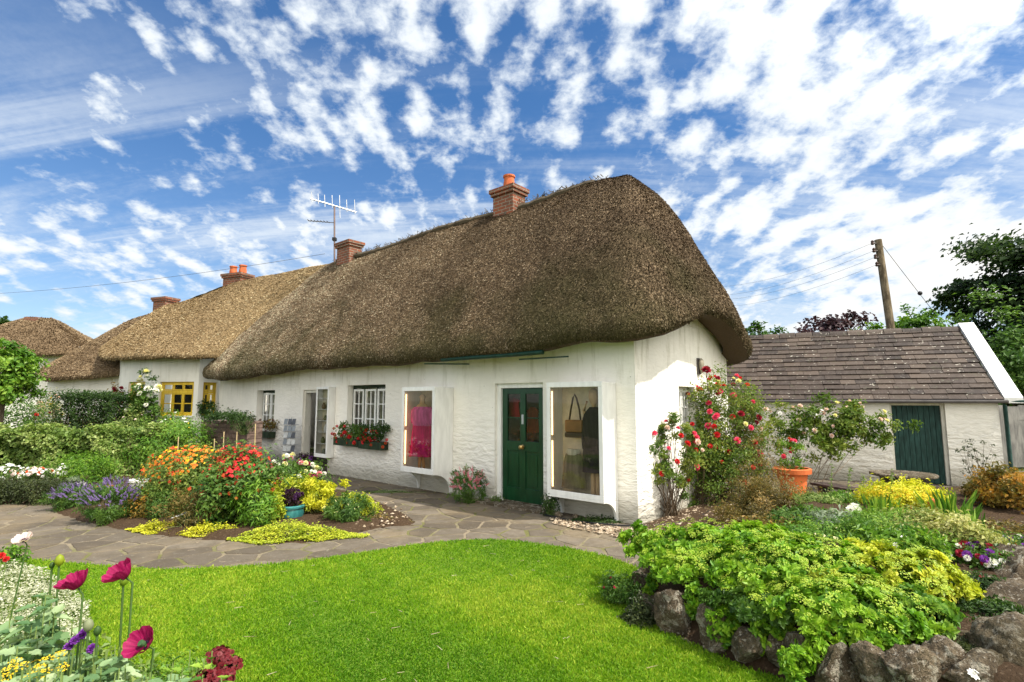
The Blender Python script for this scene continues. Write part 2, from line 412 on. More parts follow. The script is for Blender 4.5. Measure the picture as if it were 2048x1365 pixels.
# leaves and petals
LF = {
 'fresh': m_leaf('leaf_fresh', (.045, .13, .012), (.12, .26, .022), (.30, .44, .05)),
 'sedum': m_leaf('leaf_sedum', (.06, .19, .012), (.18, .36, .018), (.34, .50, .035)),
 'headlime': m_leaf('flower_head_lime', (.18, .33, .02), (.33, .46, .03), (.50, .57, .07), .25),
 'lime': m_leaf('leaf_lime', (.18, .28, .015), (.42, .48, .03), (.70, .68, .08)),
 'gold': m_leaf('leaf_gold', (.28, .34, .02), (.58, .58, .03), (.82, .76, .09)),
 'dark': m_leaf('leaf_dark', (.012, .035, .008), (.035, .08, .014), (.08, .15, .025)),
 'mid': m_leaf('leaf_mid', (.025, .075, .012), (.075, .16, .022), (.17, .28, .045)),
 'rose': m_leaf('leaf_rose', (.04, .10, .015), (.14, .22, .03), (.34, .36, .07)),
 'ivy': m_leaf('leaf_ivy', (.05, .11, .02), (.16, .25, .045), (.44, .50, .17)),
 'bronze': m_leaf('leaf_bronze', (.07, .06, .02), (.17, .14, .035), (.36, .22, .06)),
 'orange': m_leaf('leaf_orange', (.08, .10, .02), (.24, .17, .03), (.58, .27, .035)),
 'grey': m_leaf('leaf_grey', (.10, .15, .10), (.24, .30, .19), (.44, .50, .36)),
 'glauc': m_leaf('leaf_glaucous', (.07, .16, .06), (.19, .31, .13), (.42, .52, .28)),
 'teal': m_leaf('leaf_teal', (.04, .13, .09), (.12, .25, .17), (.30, .42, .32)),
 'purple': m_leaf('leaf_purple', (.018, .008, .014), (.045, .018, .026), (.09, .04, .045)),
 'grass': m_leaf('lawn_blades', (.07, .19, .006), (.185, .35, .010), (.42, .50, .05), .35, .55, .25),
 'silver': m_leaf('petal_silver', (.26, .29, .16), (.50, .51, .36), (.78, .76, .62)),
 'varieg': m_leaf('leaf_variegated', (.14, .20, .04), (.38, .40, .12), (.68, .62, .32)),
 'tree': m_leaf('leaf_tree', (.010, .028, .008), (.028, .062, .014), (.07, .12, .025)),
 'moss': m_leaf('leaf_moss', (.02, .035, .01), (.05, .07, .02), (.10, .12, .035)),
 'stem': m_leaf('stem_green', (.07, .13, .03), (.13, .20, .05), (.25, .32, .10), .1),
 'twig': m_leaf('stem_twig', (.07, .05, .03), (.13, .09, .055), (.22, .16, .1), 0.),
}
def petal(name, c, t=.3):
    return m_leaf('petal_' + name, tuple(x * .45 for x in c), c, tuple(min(.95, x * 1.25 + .03) for x in c), t, .6, .2)
PT = {'red': petal('red', (.62, .025, .03)), 'crimson': petal('crimson', (.30, .01, .03)), 'rosepink': petal('rosepink', (.78, .09, .19)),
      'pink': petal('pink', (.72, .26, .32)), 'pale': petal('pale', (.82, .62, .58)), 'white': petal('white', (.86, .85, .80)),
      'orange': petal('orange', (.78, .24, .02)), 'yellow': petal('yellow', (.82, .55, .02)), 'lav': petal('lavender', (.23, .16, .36)),
      'violet': petal('violet', (.20, .04, .34)), 'magenta': petal('magenta', (.30, .004, .075), .3), 'dark': petal('dark_purple', (.07, .02, .09)),
      'rust': petal('rust', (.55, .08, .02)), 'cream': petal('cream', (.80, .74, .40)), 'dred': petal('dark_red', (.10, .002, .005), .0)}

# ------------------------------------------------------------------ foliage
def unit(a): return a / (np.linalg.norm(a, axis=1, keepdims=True) + 1e-9)
def leaves(R, P, out, size, asp=.5, var=.5, up=.4, rough=.8, fold=.15, vbase=None, hexa=False):
    """kite shaped leaves at points P, facing roughly 'out'"""
    n = len(P); nrm = unit(out + R.normal(0, rough, (n, 3)) * .6 + np.array([0, 0, up]))
    d = unit(np.cross(nrm, R.normal(0, 1, (n, 3)))); d = unit(d + out * .35); s = unit(np.cross(nrm, d)); nrm = np.cross(d, s)
    Ls = (size * R.uniform(.6, 1.3, n))[:, None]; W = Ls * asp
    if hexa:
        b = P; l1 = P + d * Ls * .28 + s * W * .42 + nrm * Ls * fold; l2 = P + d * Ls * .68 + s * W * .40 + nrm * Ls * fold * .7; tp = P + d * Ls - nrm * Ls * .12
        r2 = P + d * Ls * .68 - s * W * .40 + nrm * Ls * fold * .7; r1 = P + d * Ls * .28 - s * W * .42 + nrm * Ls * fold
        V = np.stack([b, l1, l2, tp, r2, r1], 1).reshape(-1, 3); i = np.arange(n)[:, None] * 6
        Fx = np.concatenate([i + np.array([0, 1, 2, 3]), i + np.array([0, 3, 4, 5])])
    else:
        V = np.stack([P, P + d * Ls * .45 + s * W * .5 + nrm * Ls * fold, P + d * Ls - nrm * Ls * .1, P + d * Ls * .45 - s * W * .5 + nrm * Ls * fold], 1).reshape(-1, 3)
        i = np.arange(n)[:, None] * 4; Fx = i + np.array([0, 1, 2, 3])
    v = np.clip((R.uniform(0, 1, n) if vbase is None else vbase) * (1 - var) + R.uniform(0, 1, n) * var, 0, 1)
    return V, Fx, (np.concatenate([v, v]) if hexa else v)
def blades(R, P, h, w, lean=.35, dirs=None):
    """upright narrow triangles (grass, iris, lavender)"""
    n = len(P); a = R.uniform(0, 2 * np.pi, n); s = np.stack([np.cos(a), np.sin(a), np.zeros(n)], 1)
    hh = (h * R.uniform(.5, 1.25, n))[:, None]; b = R.uniform(0, 2 * np.pi, n)
    ln = np.stack([np.cos(b), np.sin(b), np.zeros(n)], 1) * (np.abs(R.normal(0, lean, n)))[:, None] if dirs is None else dirs
    w = (w * R.uniform(.7, 1.3, n))[:, None]
    mid = P + (ln * .35 + np.array([0, 0, 1])) * hh * .55; tip = P + (ln + np.array([0, 0, .95])) * hh
    V = np.stack([P - s * w, P + s * w, mid + s * w * .9, tip, mid - s * w * .9], 1).reshape(-1, 3); i = np.arange(n)[:, None] * 5
    return V, i + np.array([0, 1, 2, 3, 4])
def stems_np(p0, p1, r0, r1=None, bend=0., R=None):
    """three-sided tapering stems"""
    n = len(p0); r1 = r0 if r1 is None else r1; d = unit(p1 - p0); a = unit(np.cross(d, np.array([.3, .7, .1]) + 0 * d)); b = np.cross(d, a)
    mid = (p0 + p1) / 2 + (R.normal(0, 1, (n, 3)) * bend if R is not None and bend else 0)
    rings = []
    for c, r in ((p0, r0), (mid, (r0 + r1) / 2), (p1, r1)):
        for k in range(3):
            t = 2 * math.pi * k / 3; rings.append(c + (a * math.cos(t) + b * math.sin(t)) * r)
    V = np.stack(rings, 1).reshape(-1, 3); i = np.arange(n)[:, None] * 9; Fs = []
    for j in (0, 3):
        for k in range(3): Fs.append(i + np.array([j + k, j + (k + 1) % 3, j + 3 + (k + 1) % 3, j + 3 + k]))
    return V, np.concatenate(Fs)

def dome(R, n, flat=.0, shell=.55, low=0.):
    """points in an uneven unit dome; returns positions (unit) and outward directions"""
    d = unit(R.normal(0, 1, (n, 3))); d[:, 2] = np.abs(d[:, 2]) * (1 - low) + d[:, 2] * low
    r = R.uniform(shell ** 3, 1, n) ** (1 / 3.)
    ph = R.uniform(0, 6.28, 4)
    w = 1 + .14 * np.sin(3 * np.arctan2(d[:, 1], d[:, 0]) + ph[0]) + .12 * np.sin(5 * d[:, 0] + ph[1]) + .12 * np.sin(6 * d[:, 2] + 4 * d[:, 1] + ph[2]) + R.normal(0, .06, n)
    return d * (r * w)[:, None], d

def flower_proto(kind):
    """unit flower looking along +Z: V, faces(quads), v values"""
    V = []; Fc = []; a = []
    def pet(ang, r0, r1, w, z0, z1, val, cup=0.):
        c, s = math.cos(ang), math.sin(ang); b = len(V)
        for r, o, z in ((r0, 0, z0), ((r0 + r1) * .55, w, (z0 + z1) / 2 + cup), (r1, 0, z1), ((r0 + r1) * .55, -w, (z0 + z1) / 2 + cup)):
            V.append((c * r - s * o, s * r + c * o, z))
        Fc.append((b, b + 1, b + 2, b + 3)); a.append(val)
    rr = random.Random(5)
    if kind == 'disc':
        for k in range(9): pet(k * .698, .1, 1, .33, 0, .05 - .2 * rr.random(), rr.uniform(.4, 1))
        for k in range(5): pet(k * 1.257, 0, .32, .2, .12, .1, 0.)
    elif kind == 'ball':
        for j, (n, r, z, w) in enumerate(((7, 1, -.25, .5), (7, .88, .1, .48), (6, .66, .42, .42), (5, .42, .6, .32), (4, .2, .7, .2))):
            for k in range(n): pet(k * 6.283 / n + j * .5, .12 * r, r, w, -.25, z, rr.uniform(.3, .8) + .06 * j, .1)
    elif kind == 'pompon':
        for j in range(5):
            el = -.3 + j * .4
            n = [10, 10, 8, 6, 3][j]
            for k in range(n):
                t = k * 6.283 / n + j * .4; pet(t, .3 * math.cos(el), math.cos(el), .3, math.sin(el) * .4, math.sin(el) + .05, rr.uniform(.25, 1))
    elif kind == 'spike':
        for j in range(7):
            for k in range(4): pet(k * 1.57 + j * .8, .02, .5 - j * .05, .2, -1 + j * .33, -.8 + j * .33, rr.uniform(.2, 1))
    elif kind == 'umbel':
        for k in range(30):
            t = rr.uniform(0, 6.28); r = math.sqrt(rr.random()) * .9; z = .35 * (1 - r * r) + rr.uniform(-.06, .06)
            b = len(V); q = rr.uniform(.09, .16)
            for o in range(4): V.append((math.cos(t) * r + math.cos(t + o * 1.571) * q, math.sin(t) * r + math.sin(t + o * 1.571) * q, z + .05 * (o % 2)))
            Fc.append((b, b + 1, b + 2, b + 3)); a.append(rr.uniform(.1, 1))
    return np.array(V), np.array(Fc), np.array(a)
PROTO = {k: flower_proto(k) for k in ('disc', 'ball', 'pompon', 'spike', 'umbel')}
def basis(D, R):
    n = len(D); z = unit(D); x = unit(np.cross(z, R.normal(0, 1, (n, 3)))); return x, np.cross(z, x), z
def scatter(kind, P, D, S, R, tint=None):
    V0, F0, a0 = PROTO[kind]; x, y, z = basis(D, R); S = np.asarray(S)[:, None, None]
    V = P[:, None, :] + S * (V0[None, :, 0:1] * x[:, None, :] + V0[None, :, 1:2] * y[:, None, :] + V0[None, :, 2:3] * z[:, None, :])
    n = len(P); m = len(V0); Fx = (np.arange(n)[:, None, None] * m + F0[None]).reshape(-1, F0.shape[1])
    a = np.tile(a0, n)
    if tint is not None: a = np.clip(a * .6 + np.repeat(tint, len(a0)) * .5, 0, 1)
    return V.reshape(-1, 3), Fx, a
def bloom_parts(name, kind, P, D, S, R, m, parent):
    """each bloom a child of its own; copies share one mesh"""
    V0, F0, a0 = PROTO[kind]; base = wloc(parent); first = None
    order = np.argsort(P[:, 1])
    for c, i in enumerate(order[:100]):
        if first is None:
            first = npmesh(name, [(V0 + np.array(base), F0, a0, 0)], m, parent); o = first
        else:
            o = link(first.copy()); o.parent = parent
        q = Vector(D[i]).to_track_quat('Z', 'Y'); q = q @ Matrix.Rotation(R.uniform(0, 6.28), 4, 'Z').to_quaternion()
        o.rotation_euler = q.to_euler(); o.scale = (S[i],) * 3; o.location = Vector(P[i]) - base
    if len(P) > 100:
        k = order[100:]; V, Fx, a = scatter(kind, P[k], D[k], S[k], R)
        o = npmesh(name + 's', [(V, Fx, a, 0)], m, parent); o['kind'] = 'stuff'

def bush(name, label, cat, base, w, d, h, lm, leaf=.05, n=4000, asp=.5, shoots=60, spread=.16, seed=0, z0=0., shell=.5, low=.15,
         stem=True, blooms=(), var=.45, hexa=False, group=None, up=.4, twig='stem', stemr=.004, lift=.5, parts=True, fold=.15, off=(0, 0), nstem=70):
    """a plant: stems from the base to shoots in an uneven dome, leaf clumps round the shoots, blooms on the outside"""
    R = np.random.default_rng(seed + 11); base = Vector(base); t = thing(name, base, label, cat, group); B = np.array(base)
    sc = np.array([w / 2, d / 2, h * (1 - lift)]); cen = B + np.array([off[0], off[1], z0 + h * lift])
    lowk = low
    q, dr = dome(R, shoots, shell=shell, low=1.0 if lift > .3 else lowk); tips = cen + q * sc
    per = R.integers(0, shoots, n); sp = spread * (w + d + h) / 3
    P = tips[per] + R.normal(0, 1, (n, 3)) * sp * np.array([.5, .5, .42]); P[:, 2] = np.maximum(P[:, 2], B[2] + .01)
    out = unit((P - cen) / sc)
    V, Fx, v = leaves(R, P, out, leaf, asp, var, up, vbase=R.uniform(0, 1, shoots)[per], hexa=hexa, fold=fold)
    npmesh('foliage', [(V, Fx, v, 0)], LF[lm], t)
    if stem:
        k = min(shoots, nstem); b0 = B + R.normal(0, 1, (k, 3)) * np.array([w * .07, d * .07, 0]); b0[:, 2] = B[2]
        V, Fx = stems_np(b0, tips[:k], stemr, stemr * .4, h * .04, R)
        npmesh('stems', [(V, Fx, R.uniform(0, 1, len(Fx)), 0)], LF[twig], t)
    for (kind, pm, cnt, size, individually, reach) in blooms:
        dd = unit(R.normal(0, 1, (cnt * 3, 3)) + np.array([0, -.5, .5])); dd = dd[(dd[:, 2] > reach)][:cnt]; cnt = len(dd)
        rr = R.uniform(.85, 1.12, cnt)[:, None]; Pp = cen + dd * sc * rr; Dd = unit(dd + np.array([0, -.35, .35]) + R.normal(0, .25, (cnt, 3)))
        Ss = size * R.uniform(.65, 1.2, cnt)
        nm = {'spike': 'flower_spike', 'umbel': 'flower_head'}.get(kind, 'bloom')
        if individually: bloom_parts(nm, kind, Pp, Dd, Ss, R, PT[pm], t)
        else:
            V, Fx, a = scatter(kind, Pp, Dd, Ss, R, R.uniform(0, 1, cnt)); o = npmesh(nm + 's', [(V, Fx, a, 0)], PT[pm], t); o['kind'] = 'stuff'
    return t

def pbush(name, label, cat, px, pyb, pyt, wpx, dr=.8, **k):
    """the same, its foot on the ground seen at (px,pyb), its top at row pyt, wpx wide"""
    z = k.pop('gz', 0.); b = gp(px, pyb, z); s = b.y / F; top = at(px, pyt, b.y).z
    return bush(name, label, cat, b, wpx * s, wpx * s * dr, max(.05, top - z), **k)

def tree(name, label, px, Y, py_top, wpx, hpx, lm, leaf, n, seed=0, asp=.6, shoots=120, spread=.12, group=None, dr=.9):
    """tapered trunk with limbs and a crown of leaf clumps"""
    R = np.random.default_rng(seed + 5); s = Y / F; top = at(px, py_top, Y); w = wpx * s; h = hpx * s
    t = thing(name, (top.x, Y, 0), label, 'tree', group); cz = top.z - h / 2
    tb = MB(); r = max(.1, w * .035); p0 = Vector((top.x, Y, 0)); fork = Vector((top.x + .2, Y, max(.6, cz - h * .25)))
    tb.tube([p0, p0.lerp(fork, .5) + Vector((.08, 0, 0)), fork], [r * 1.3, r, r * .85], 10)
    sc = np.array([w / 2, w / 2 * dr, h / 2]); cen = np.array([top.x, Y, cz])
    q, d = dome(R, shoots, shell=.45, low=1.); tips = cen + q * sc
    for i in range(14):
        e = Vector(tips[i]); m = fork.lerp(e, .5) + Vector((0, 0, h * .05)); tb.tube([fork, m, e], [r * .6, r * .3, r * .1], 6)
    tb.build('trunk', M_BARK, t, True)
    per = R.integers(0, shoots, n); cl = R.uniform(.6, 1.4, shoots)[per][:, None]
    P = tips[per] + R.normal(0, 1, (n, 3)) * spread * (w + h) / 2 * .5 * cl * np.array([1, 1, .6]); out = unit((P - cen) / sc)
    V, Fx, v = leaves(R, P, out, leaf, asp, .4, .5, vbase=R.uniform(0, 1, shoots)[per])
    npmesh('crown', [(V, Fx, v, 0)], LF[lm], t)
    return t

# ------------------------------------------------------------------ ground, path, lawn, beds
def sheet(name, pts, z, m, kind='structure', parent=None):
    from mathutils.geometry import tessellate_polygon
    vs = [Vector((p[0], p[1], z)) for p in pts]; tr = tessellate_polygon([vs])
    me = bpy.data.meshes.new(name); me.from_pydata([tuple(v) for v in vs], [], [tuple(f) for f in tr]); me.update()
    up = sum(p.normal.z for p in me.polygons)
    if up < 0: me.flip_normals()
    me.materials.append(m); o = link(bpy.data.objects.new(name, me))
    if kind: o['kind'] = kind
    return o
def mound(name, pts, h, m, z=.006, seed=0, edge=.25, kind='structure', step=.07):
    """raised bed: a polygon filled with a small grid, rising from its edge to height h (number or function)"""
    pts = [Vector((p[0], p[1])) for p in pts]; n = len(pts)
    x0, x1 = min(p.x for p in pts), max(p.x for p in pts); y0, y1 = min(p.y for p in pts), max(p.y for p in pts)
    xs = np.arange(x0, x1 + step, step); ys = np.arange(y0, y1 + step, step); G = np.stack(np.meshgrid(xs, ys, indexing='ij'), -1)
    A = np.array([(p.x, p.y) for p in pts]); Bp = np.roll(A, -1, 0); dmin = np.full(G.shape[:2], 1e9); ins = np.zeros(G.shape[:2], bool)
    for a, b in zip(A, Bp):
        ab = b - a; t = np.clip(((G - a) @ ab) / (ab @ ab + 1e-9), 0, 1); dd = np.linalg.norm(G - (a + t[..., None] * ab), axis=-1); dmin = np.minimum(dmin, dd)
        c = ((a[1] > G[..., 1]) != (b[1] > G[..., 1])) & (G[..., 0] < (b[0] - a[0]) * (G[..., 1] - a[1]) / (b[1] - a[1] + 1e-12) + a[0]); ins ^= c
    sd = np.where(ins, dmin, -dmin)
    hh = np.vectorize(h)(G[..., 0], G[..., 1]) if callable(h) else h
    k = np.clip(sd / edge, 0, 1); k = k * k * (3 - 2 * k)
    R = np.random.default_rng(seed); Z = z + hh * k + R.normal(0, .006, k.shape) * (k > .1)
    Z = np.where(sd < 0, z - .03, Z)
    V = np.concatenate([G, Z[..., None]], -1).reshape(-1, 3); ny = len(ys); I = np.arange(len(xs) * ny).reshape(len(xs), ny)
    Q = np.stack([I[:-1, :-1], I[1:, :-1], I[1:, 1:], I[:-1, 1:]], -1)
    keep = (sd[:-1, :-1] > -step) | (sd[1:, 1:] > -step) | (sd[1:, :-1] > -step) | (sd[:-1, 1:] > -step)
    o = npmesh(name, [(V, Q[keep], None, 0)], m, None, True); o['kind'] = kind
    return o
def pxpoly(ps): return [gp(*p) for p in ps]
def smooth_poly(ps, n=6):
    ps = [Vector((p[0], p[1], 0)) for p in ps]; out = []; m = len(ps)
    for i in range(m):
        a, b, c, d = ps[i - 1], ps[i], ps[(i + 1) % m], ps[(i + 2) % m]
        for k in range(n):
            t = k / n; out.append(.5 * ((2 * b) + (-a + c) * t + (2 * a - 5 * b + 4 * c - d) * t * t + (-a + 3 * b - 3 * c + d) * t ** 3))
    return out

sheet('ground', [(-700, -60), (700, -60), (700, 1200), (-700, 1200)], -.02, M_GROUND)
def inside(P, poly):
    A = np.array([(p[0], p[1]) for p in poly]); Bp = np.roll(A, -1, 0); ins = np.zeros(len(P), bool)
    for a, b in zip(A, Bp):
        ins ^= ((a[1] > P[:, 1]) != (b[1] > P[:, 1])) & (P[:, 0] < (b[0] - a[0]) * (P[:, 1] - a[1]) / (b[1] - a[1] + 1e-12) + a[0])
    return ins
def flag_path():
    """irregular flagstones: cells of an uneven grid, each cut back from its joints, slightly tilted and raised over the sandy bed"""
    R = random.Random(12); pts = {}; cw, ch = .45, .33; rot = .22; c_, s_ = math.cos(rot), math.sin(rot)
    for i in range(-48, 48):
        for j in range(4, 56):
            x = (i + .5 * (j % 2) + R.uniform(-.40, .40)) * cw; y = (j + R.uniform(-.40, .40)) * ch; pts[i, j] = (x * c_ - y * s_ + 2., x * s_ + y * c_)
    base = [(-16, 2.6), (9, 2.6), (12, 7), (12, 17), (3, 14), (-2, 16), (-16, 20)]
    cen = np.array(list(pts.values())); ok = inside(cen, base); V, Fs, A = [], [], []
    for (key, p), good in zip(pts.items(), ok):
        if not good or p[1] < 4.2 or abs(p[0]) > p[1] * 1.15 + 1: continue
        i, j = key; poly = [(p[0] - 1, p[1] - 1), (p[0] + 1, p[1] - 1), (p[0] + 1, p[1] + 1), (p[0] - 1, p[1] + 1)]; gap = R.uniform(.010, .024)
        for di in range(-2, 3):
            for dj in range(-2, 3):
                q = pts.get((i + di, j + dj))
                if q is None or (di == 0 and dj == 0): continue
                nx, ny = q[0] - p[0], q[1] - p[1]; d = math.hypot(nx, ny); nx /= d; ny /= d; lim = d / 2 - gap; out = []
                for a, b in zip(poly, poly[1:] + poly[:1]):
                    da = (a[0] - p[0]) * nx + (a[1] - p[1]) * ny - lim; db = (b[0] - p[0]) * nx + (b[1] - p[1]) * ny - lim
                    if da <= 0: out.append(a)
                    if (da < 0) != (db < 0): t = da / (da - db); out.append((a[0] + (b[0] - a[0]) * t, a[1] + (b[1] - a[1]) * t))
                poly = out
                if len(poly) < 3: break
            if len(poly) < 3: break
        if len(poly) < 3: continue
        rim = []
        for a, b in zip(poly, poly[1:] + poly[:1]):
            ln = math.hypot(b[0] - a[0], b[1] - a[1]); k = max(1, int(ln / .07))
            for m in range(k): rim.append((a[0] + (b[0] - a[0]) * m / k + R.uniform(-.007, .007), a[1] + (b[1] - a[1]) * m / k + R.uniform(-.007, .007)))
        n = len(rim); cx = sum(q[0] for q in rim) / n; cy = sum(q[1] for q in rim) / n; z = R.uniform(.006, .011); tx, ty = R.uniform(-.007, .007), R.uniform(-.007, .007); o = len(V)
        for q in rim: V.append((q[0], q[1], .0))
        for q in rim: x, y = cx + (q[0] - cx) * .965, cy + (q[1] - cy) * .965; V.append((x, y, max(.003, z + (x - cx) * tx + (y - cy) * ty)))
        V.append((cx, cy, z + .0015)); col = R.random()
        for m in range(n):
            k = (m + 1) % n; Fs.append((o + m, o + k, o + n + k, o + n + m)); A.append(col); Fs.append((o + n + m, o + n + k, o + 2 * n, o + 2 * n)); A.append(col)
    q4 = [f for f in Fs if f[2] != f[3]]; a4 = [a for f, a in zip(Fs, A) if f[2] != f[3]]; q3 = [f[:3] for f in Fs if f[2] == f[3]]; a3 = [a for f, a in zip(Fs, A) if f[2] == f[3]]
    from mathutils.geometry import tessellate_polygon
    bv = [Vector((x, y, .001)) for x, y in base]; tr = tessellate_polygon([bv]); tr = [t if (bv[t[1]] - bv[t[0]]).cross(bv[t[2]] - bv[t[0]]).z > 0 else t[::-1] for t in tr]
    o = npmesh('path', [(V, q4, a4, 0), (V, q3, a3, 0), ([tuple(v) for v in bv], tr, 0., 1)], [M_FLAG, M_JOINT]); o['kind'] = 'structure'
flag_path()
lawn_edge = [gp(*p) for p in [(-420, 1120), (-200, 1112), (0, 1116), (60, 1122), (170, 1132), (300, 1141), (420, 1139), (560, 1130), (700, 1112), (850, 1090), (980, 1082),
                              (1120, 1096), (1230, 1122), (1290, 1150), (1250, 1185), (1330, 1262), (1450, 1325), (1600, 1380), (1800, 1470)]]
lawn_poly = lawn_edge + [Vector((2.6, 2.0, 0)), Vector((2.6, -1, 0)), Vector((-9, -1, 0))]
lp = smooth_poly(lawn_poly[:-3], 5)[:-5] + lawn_poly[-3:]
sheet('lawn', lp, .015, M_GRASS)
def dry_bits():
    R = np.random.default_rng(55); n = 90; Y = R.uniform(3.2, 7.5, n); X = R.uniform(-.7, .3, n) * Y; P = np.stack([X, Y, np.full(n, .034)], 1); a = R.uniform(0, 3.14, n); d = np.stack([np.cos(a), np.sin(a), R.normal(0, .08, n)], 1) * R.uniform(.02, .09, n)[:, None]
    V, Fx = stems_np(P, P + d, .0018, .001); tag(npmesh('dry_grass', [(V, Fx, np.tile(R.uniform(.4, 1, n), 6), 0)], M_GRAVEL), 'scattered dry straw bits lying on the lawn', 'dry grass', kind='stuff')
dry_bits()
def grow_grass():
    R = np.random.default_rng(3); n = 520000
    Y = 2.6 + (8.6 - 2.6) * R.uniform(0, 1, n) ** 1.5; X = R.uniform(-1.08, .72, n) * Y
    P = np.stack([X, Y, np.full(n, .013)], 1)
    P = P[inside(P, lp)]; n = len(P); P[:, :2] += R.normal(0, .022, (n, 2))
    f = np.sin(P[:, 0] * 2.1 + np.sin(P[:, 1] * 1.7) * 1.3) * .5 + np.sin(P[:, 1] * 3.1 + P[:, 0] * 1.1) * .3 + np.sin(P[:, 0] * 7 + P[:, 1] * 5) * .2
    h = .022 + .007 * f
    V, Fx = blades(R, P, h, .0019 + .0005 * P[:, 1], .55)
    f2 = np.sin(P[:, 0] * 1.1 + 2) * np.sin(P[:, 1] * 1.6 + P[:, 0]) + .5 * np.sin(P[:, 0] * 15 + np.sin(P[:, 1] * 11)) * np.sin(P[:, 1] * 13); v = np.clip(.42 + .24 * f + .22 * f2 + R.normal(0, .20, n), 0, 1)
    o = npmesh('grass', [(V, Fx, v, 0)], LF['grass']); tag(o, 'short bright green grass of the garden lawn', 'grass', kind='stuff')
grow_grass()

# island bed on the left, raised rock bed on the right, strips by the walls
isl = smooth_poly(pxpoly([(100, 1020), (190, 1052), (300, 1072), (420, 1082), (560, 1090), (680, 1078), (760, 1058), (835, 1046), (760, 1005), (700, 985), (560, 965), (300, 965), (130, 975)]), 4)
mound('flower_bed', isl, .07, M_SOIL, .006, 1)
def rockh(x, y): return .34 + .10 * max(0, min(1, (y - 4) / 3))
rb = smooth_poly([gp(*p) for p in [(1285, 1140), (1275, 1195), (1345, 1262), (1450, 1322), (1600, 1376), (1800, 1462)]] + [Vector((3.0, 2.0, 0)), Vector((5.5, 2.2, 0)), Vector((8.2, 6.0, 0)), Vector((8.0, 8.3, 0)), Vector((5.2, 8.0, 0)), Vector((3.9, 7.4, 0)), Vector((2.55, 6.1, 0))], 4)
mound('raised_bed', rb, rockh, M_SOIL, .006, 2, .3)
def bedz(x, y): return .006 + rockh(x, y)
mound('wall_border_bed', [L(-.02, -.35), L(-.02, 3.9), L(-.75, 3.9), L(-1.0, 1.2), L(-.75, -.1)], .03, M_SOIL, .006, 3, .1)
mound('left_bed', smooth_poly(pxpoly([(-500, 1010), (-100, 1012), (60, 1008), (125, 992), (260, 968), (420, 955), (520, 948), (520, 915), (380, 905), (100, 900), (-500, 900)]), 3), .05, M_SOIL, .006, 4)

def gravel():
    R = np.random.default_rng(8); pts = []
    for poly, n in (([L(-.1, -.25), L(-.1, 4.2), L(-1.15, 4.4), L(-1.35, 1.0), L(-1.1, -.35), L(-.3, -.8), L(.9, -.75), L(1.2, -.45), L(.5, -.4)], 5200),):
        A = np.array([(p[0], p[1]) for p in poly]); Q = R.uniform(A.min(0), A.max(0), (n * 3, 2)); Q = np.concatenate([Q, np.zeros((len(Q), 1))], 1); pts.append(Q[inside(Q, poly)][:n])
    R2 = pxpoly([(700, 1030), (760, 1010), (840, 1042), (780, 1062), (700, 1070)]); A = np.array([(p[0], p[1]) for p in R2])
    Q = R.uniform(A.min(0), A.max(0), (3000, 2)); Q = np.concatenate([Q, np.zeros((len(Q), 1))], 1); pts.append(Q[inside(Q, R2)][:90] + np.array([0, 0, .05]))
    P = np.concatenate(pts); n = len(P); s = R.uniform(.010, .030, (n, 1)); P[:, 2:] += s * .5 + .012
    o = np.array([[1, 0, 0], [0, 1, 0], [-1, 0, 0], [0, -1, 0], [0, 0, .6], [0, 0, -.6]], float)
    D = o[None] * (1 + R.normal(0, .22, (n, 6, 1))); a = R.uniform(0, 6.28, n); c, si = np.cos(a)[:, None], np.sin(a)[:, None]
    D = np.stack([D[..., 0] * c - D[..., 1] * si, D[..., 0] * si + D[..., 1] * c, D[..., 2]], -1)
    V = (P[:, None] + D * s[:, None]).reshape(-1, 3); i = np.arange(n)[:, None] * 6
    fs = [(0, 1, 4), (1, 2, 4), (2, 3, 4), (3, 0, 4), (1, 0, 5), (2, 1, 5), (3, 2, 5), (0, 3, 5)]
    Fx = np.concatenate([i + np.array(f) for f in fs]); v = np.tile(R.uniform(0, 1, n), 8)
    tag(npmesh('gravel', [(V, Fx, v, 0)], M_GRAVEL), 'pale loose pebbles strewn along the cottage gable and wall foot', 'gravel', kind='stuff')
gravel()

# ------------------------------------------------------------------ buildings
def frame(o, e):
    o = Vector(o); e = Vector((e[0], e[1], 0)).normalized(); n = Vector((e.y, -e.x, 0))
    return lambda u, v, z=0.: o + e * u + n * v + Vector((0, 0, z))
_add = MB.add
def _flipadd(s, vs, fs, raw=False):
    if not raw:
        o = Vector(s.fn(0, 0, 0)); x = Vector(s.fn(1, 0, 0)) - o; y = Vector(s.fn(0, 1, 0)) - o; z = Vector(s.fn(0, 0, 1)) - o
        if x.cross(y).dot(z) < 0: fs = [tuple(reversed(f)) for f in fs]
    return _add(s, vs, fs, raw)
MB.add = _flipadd

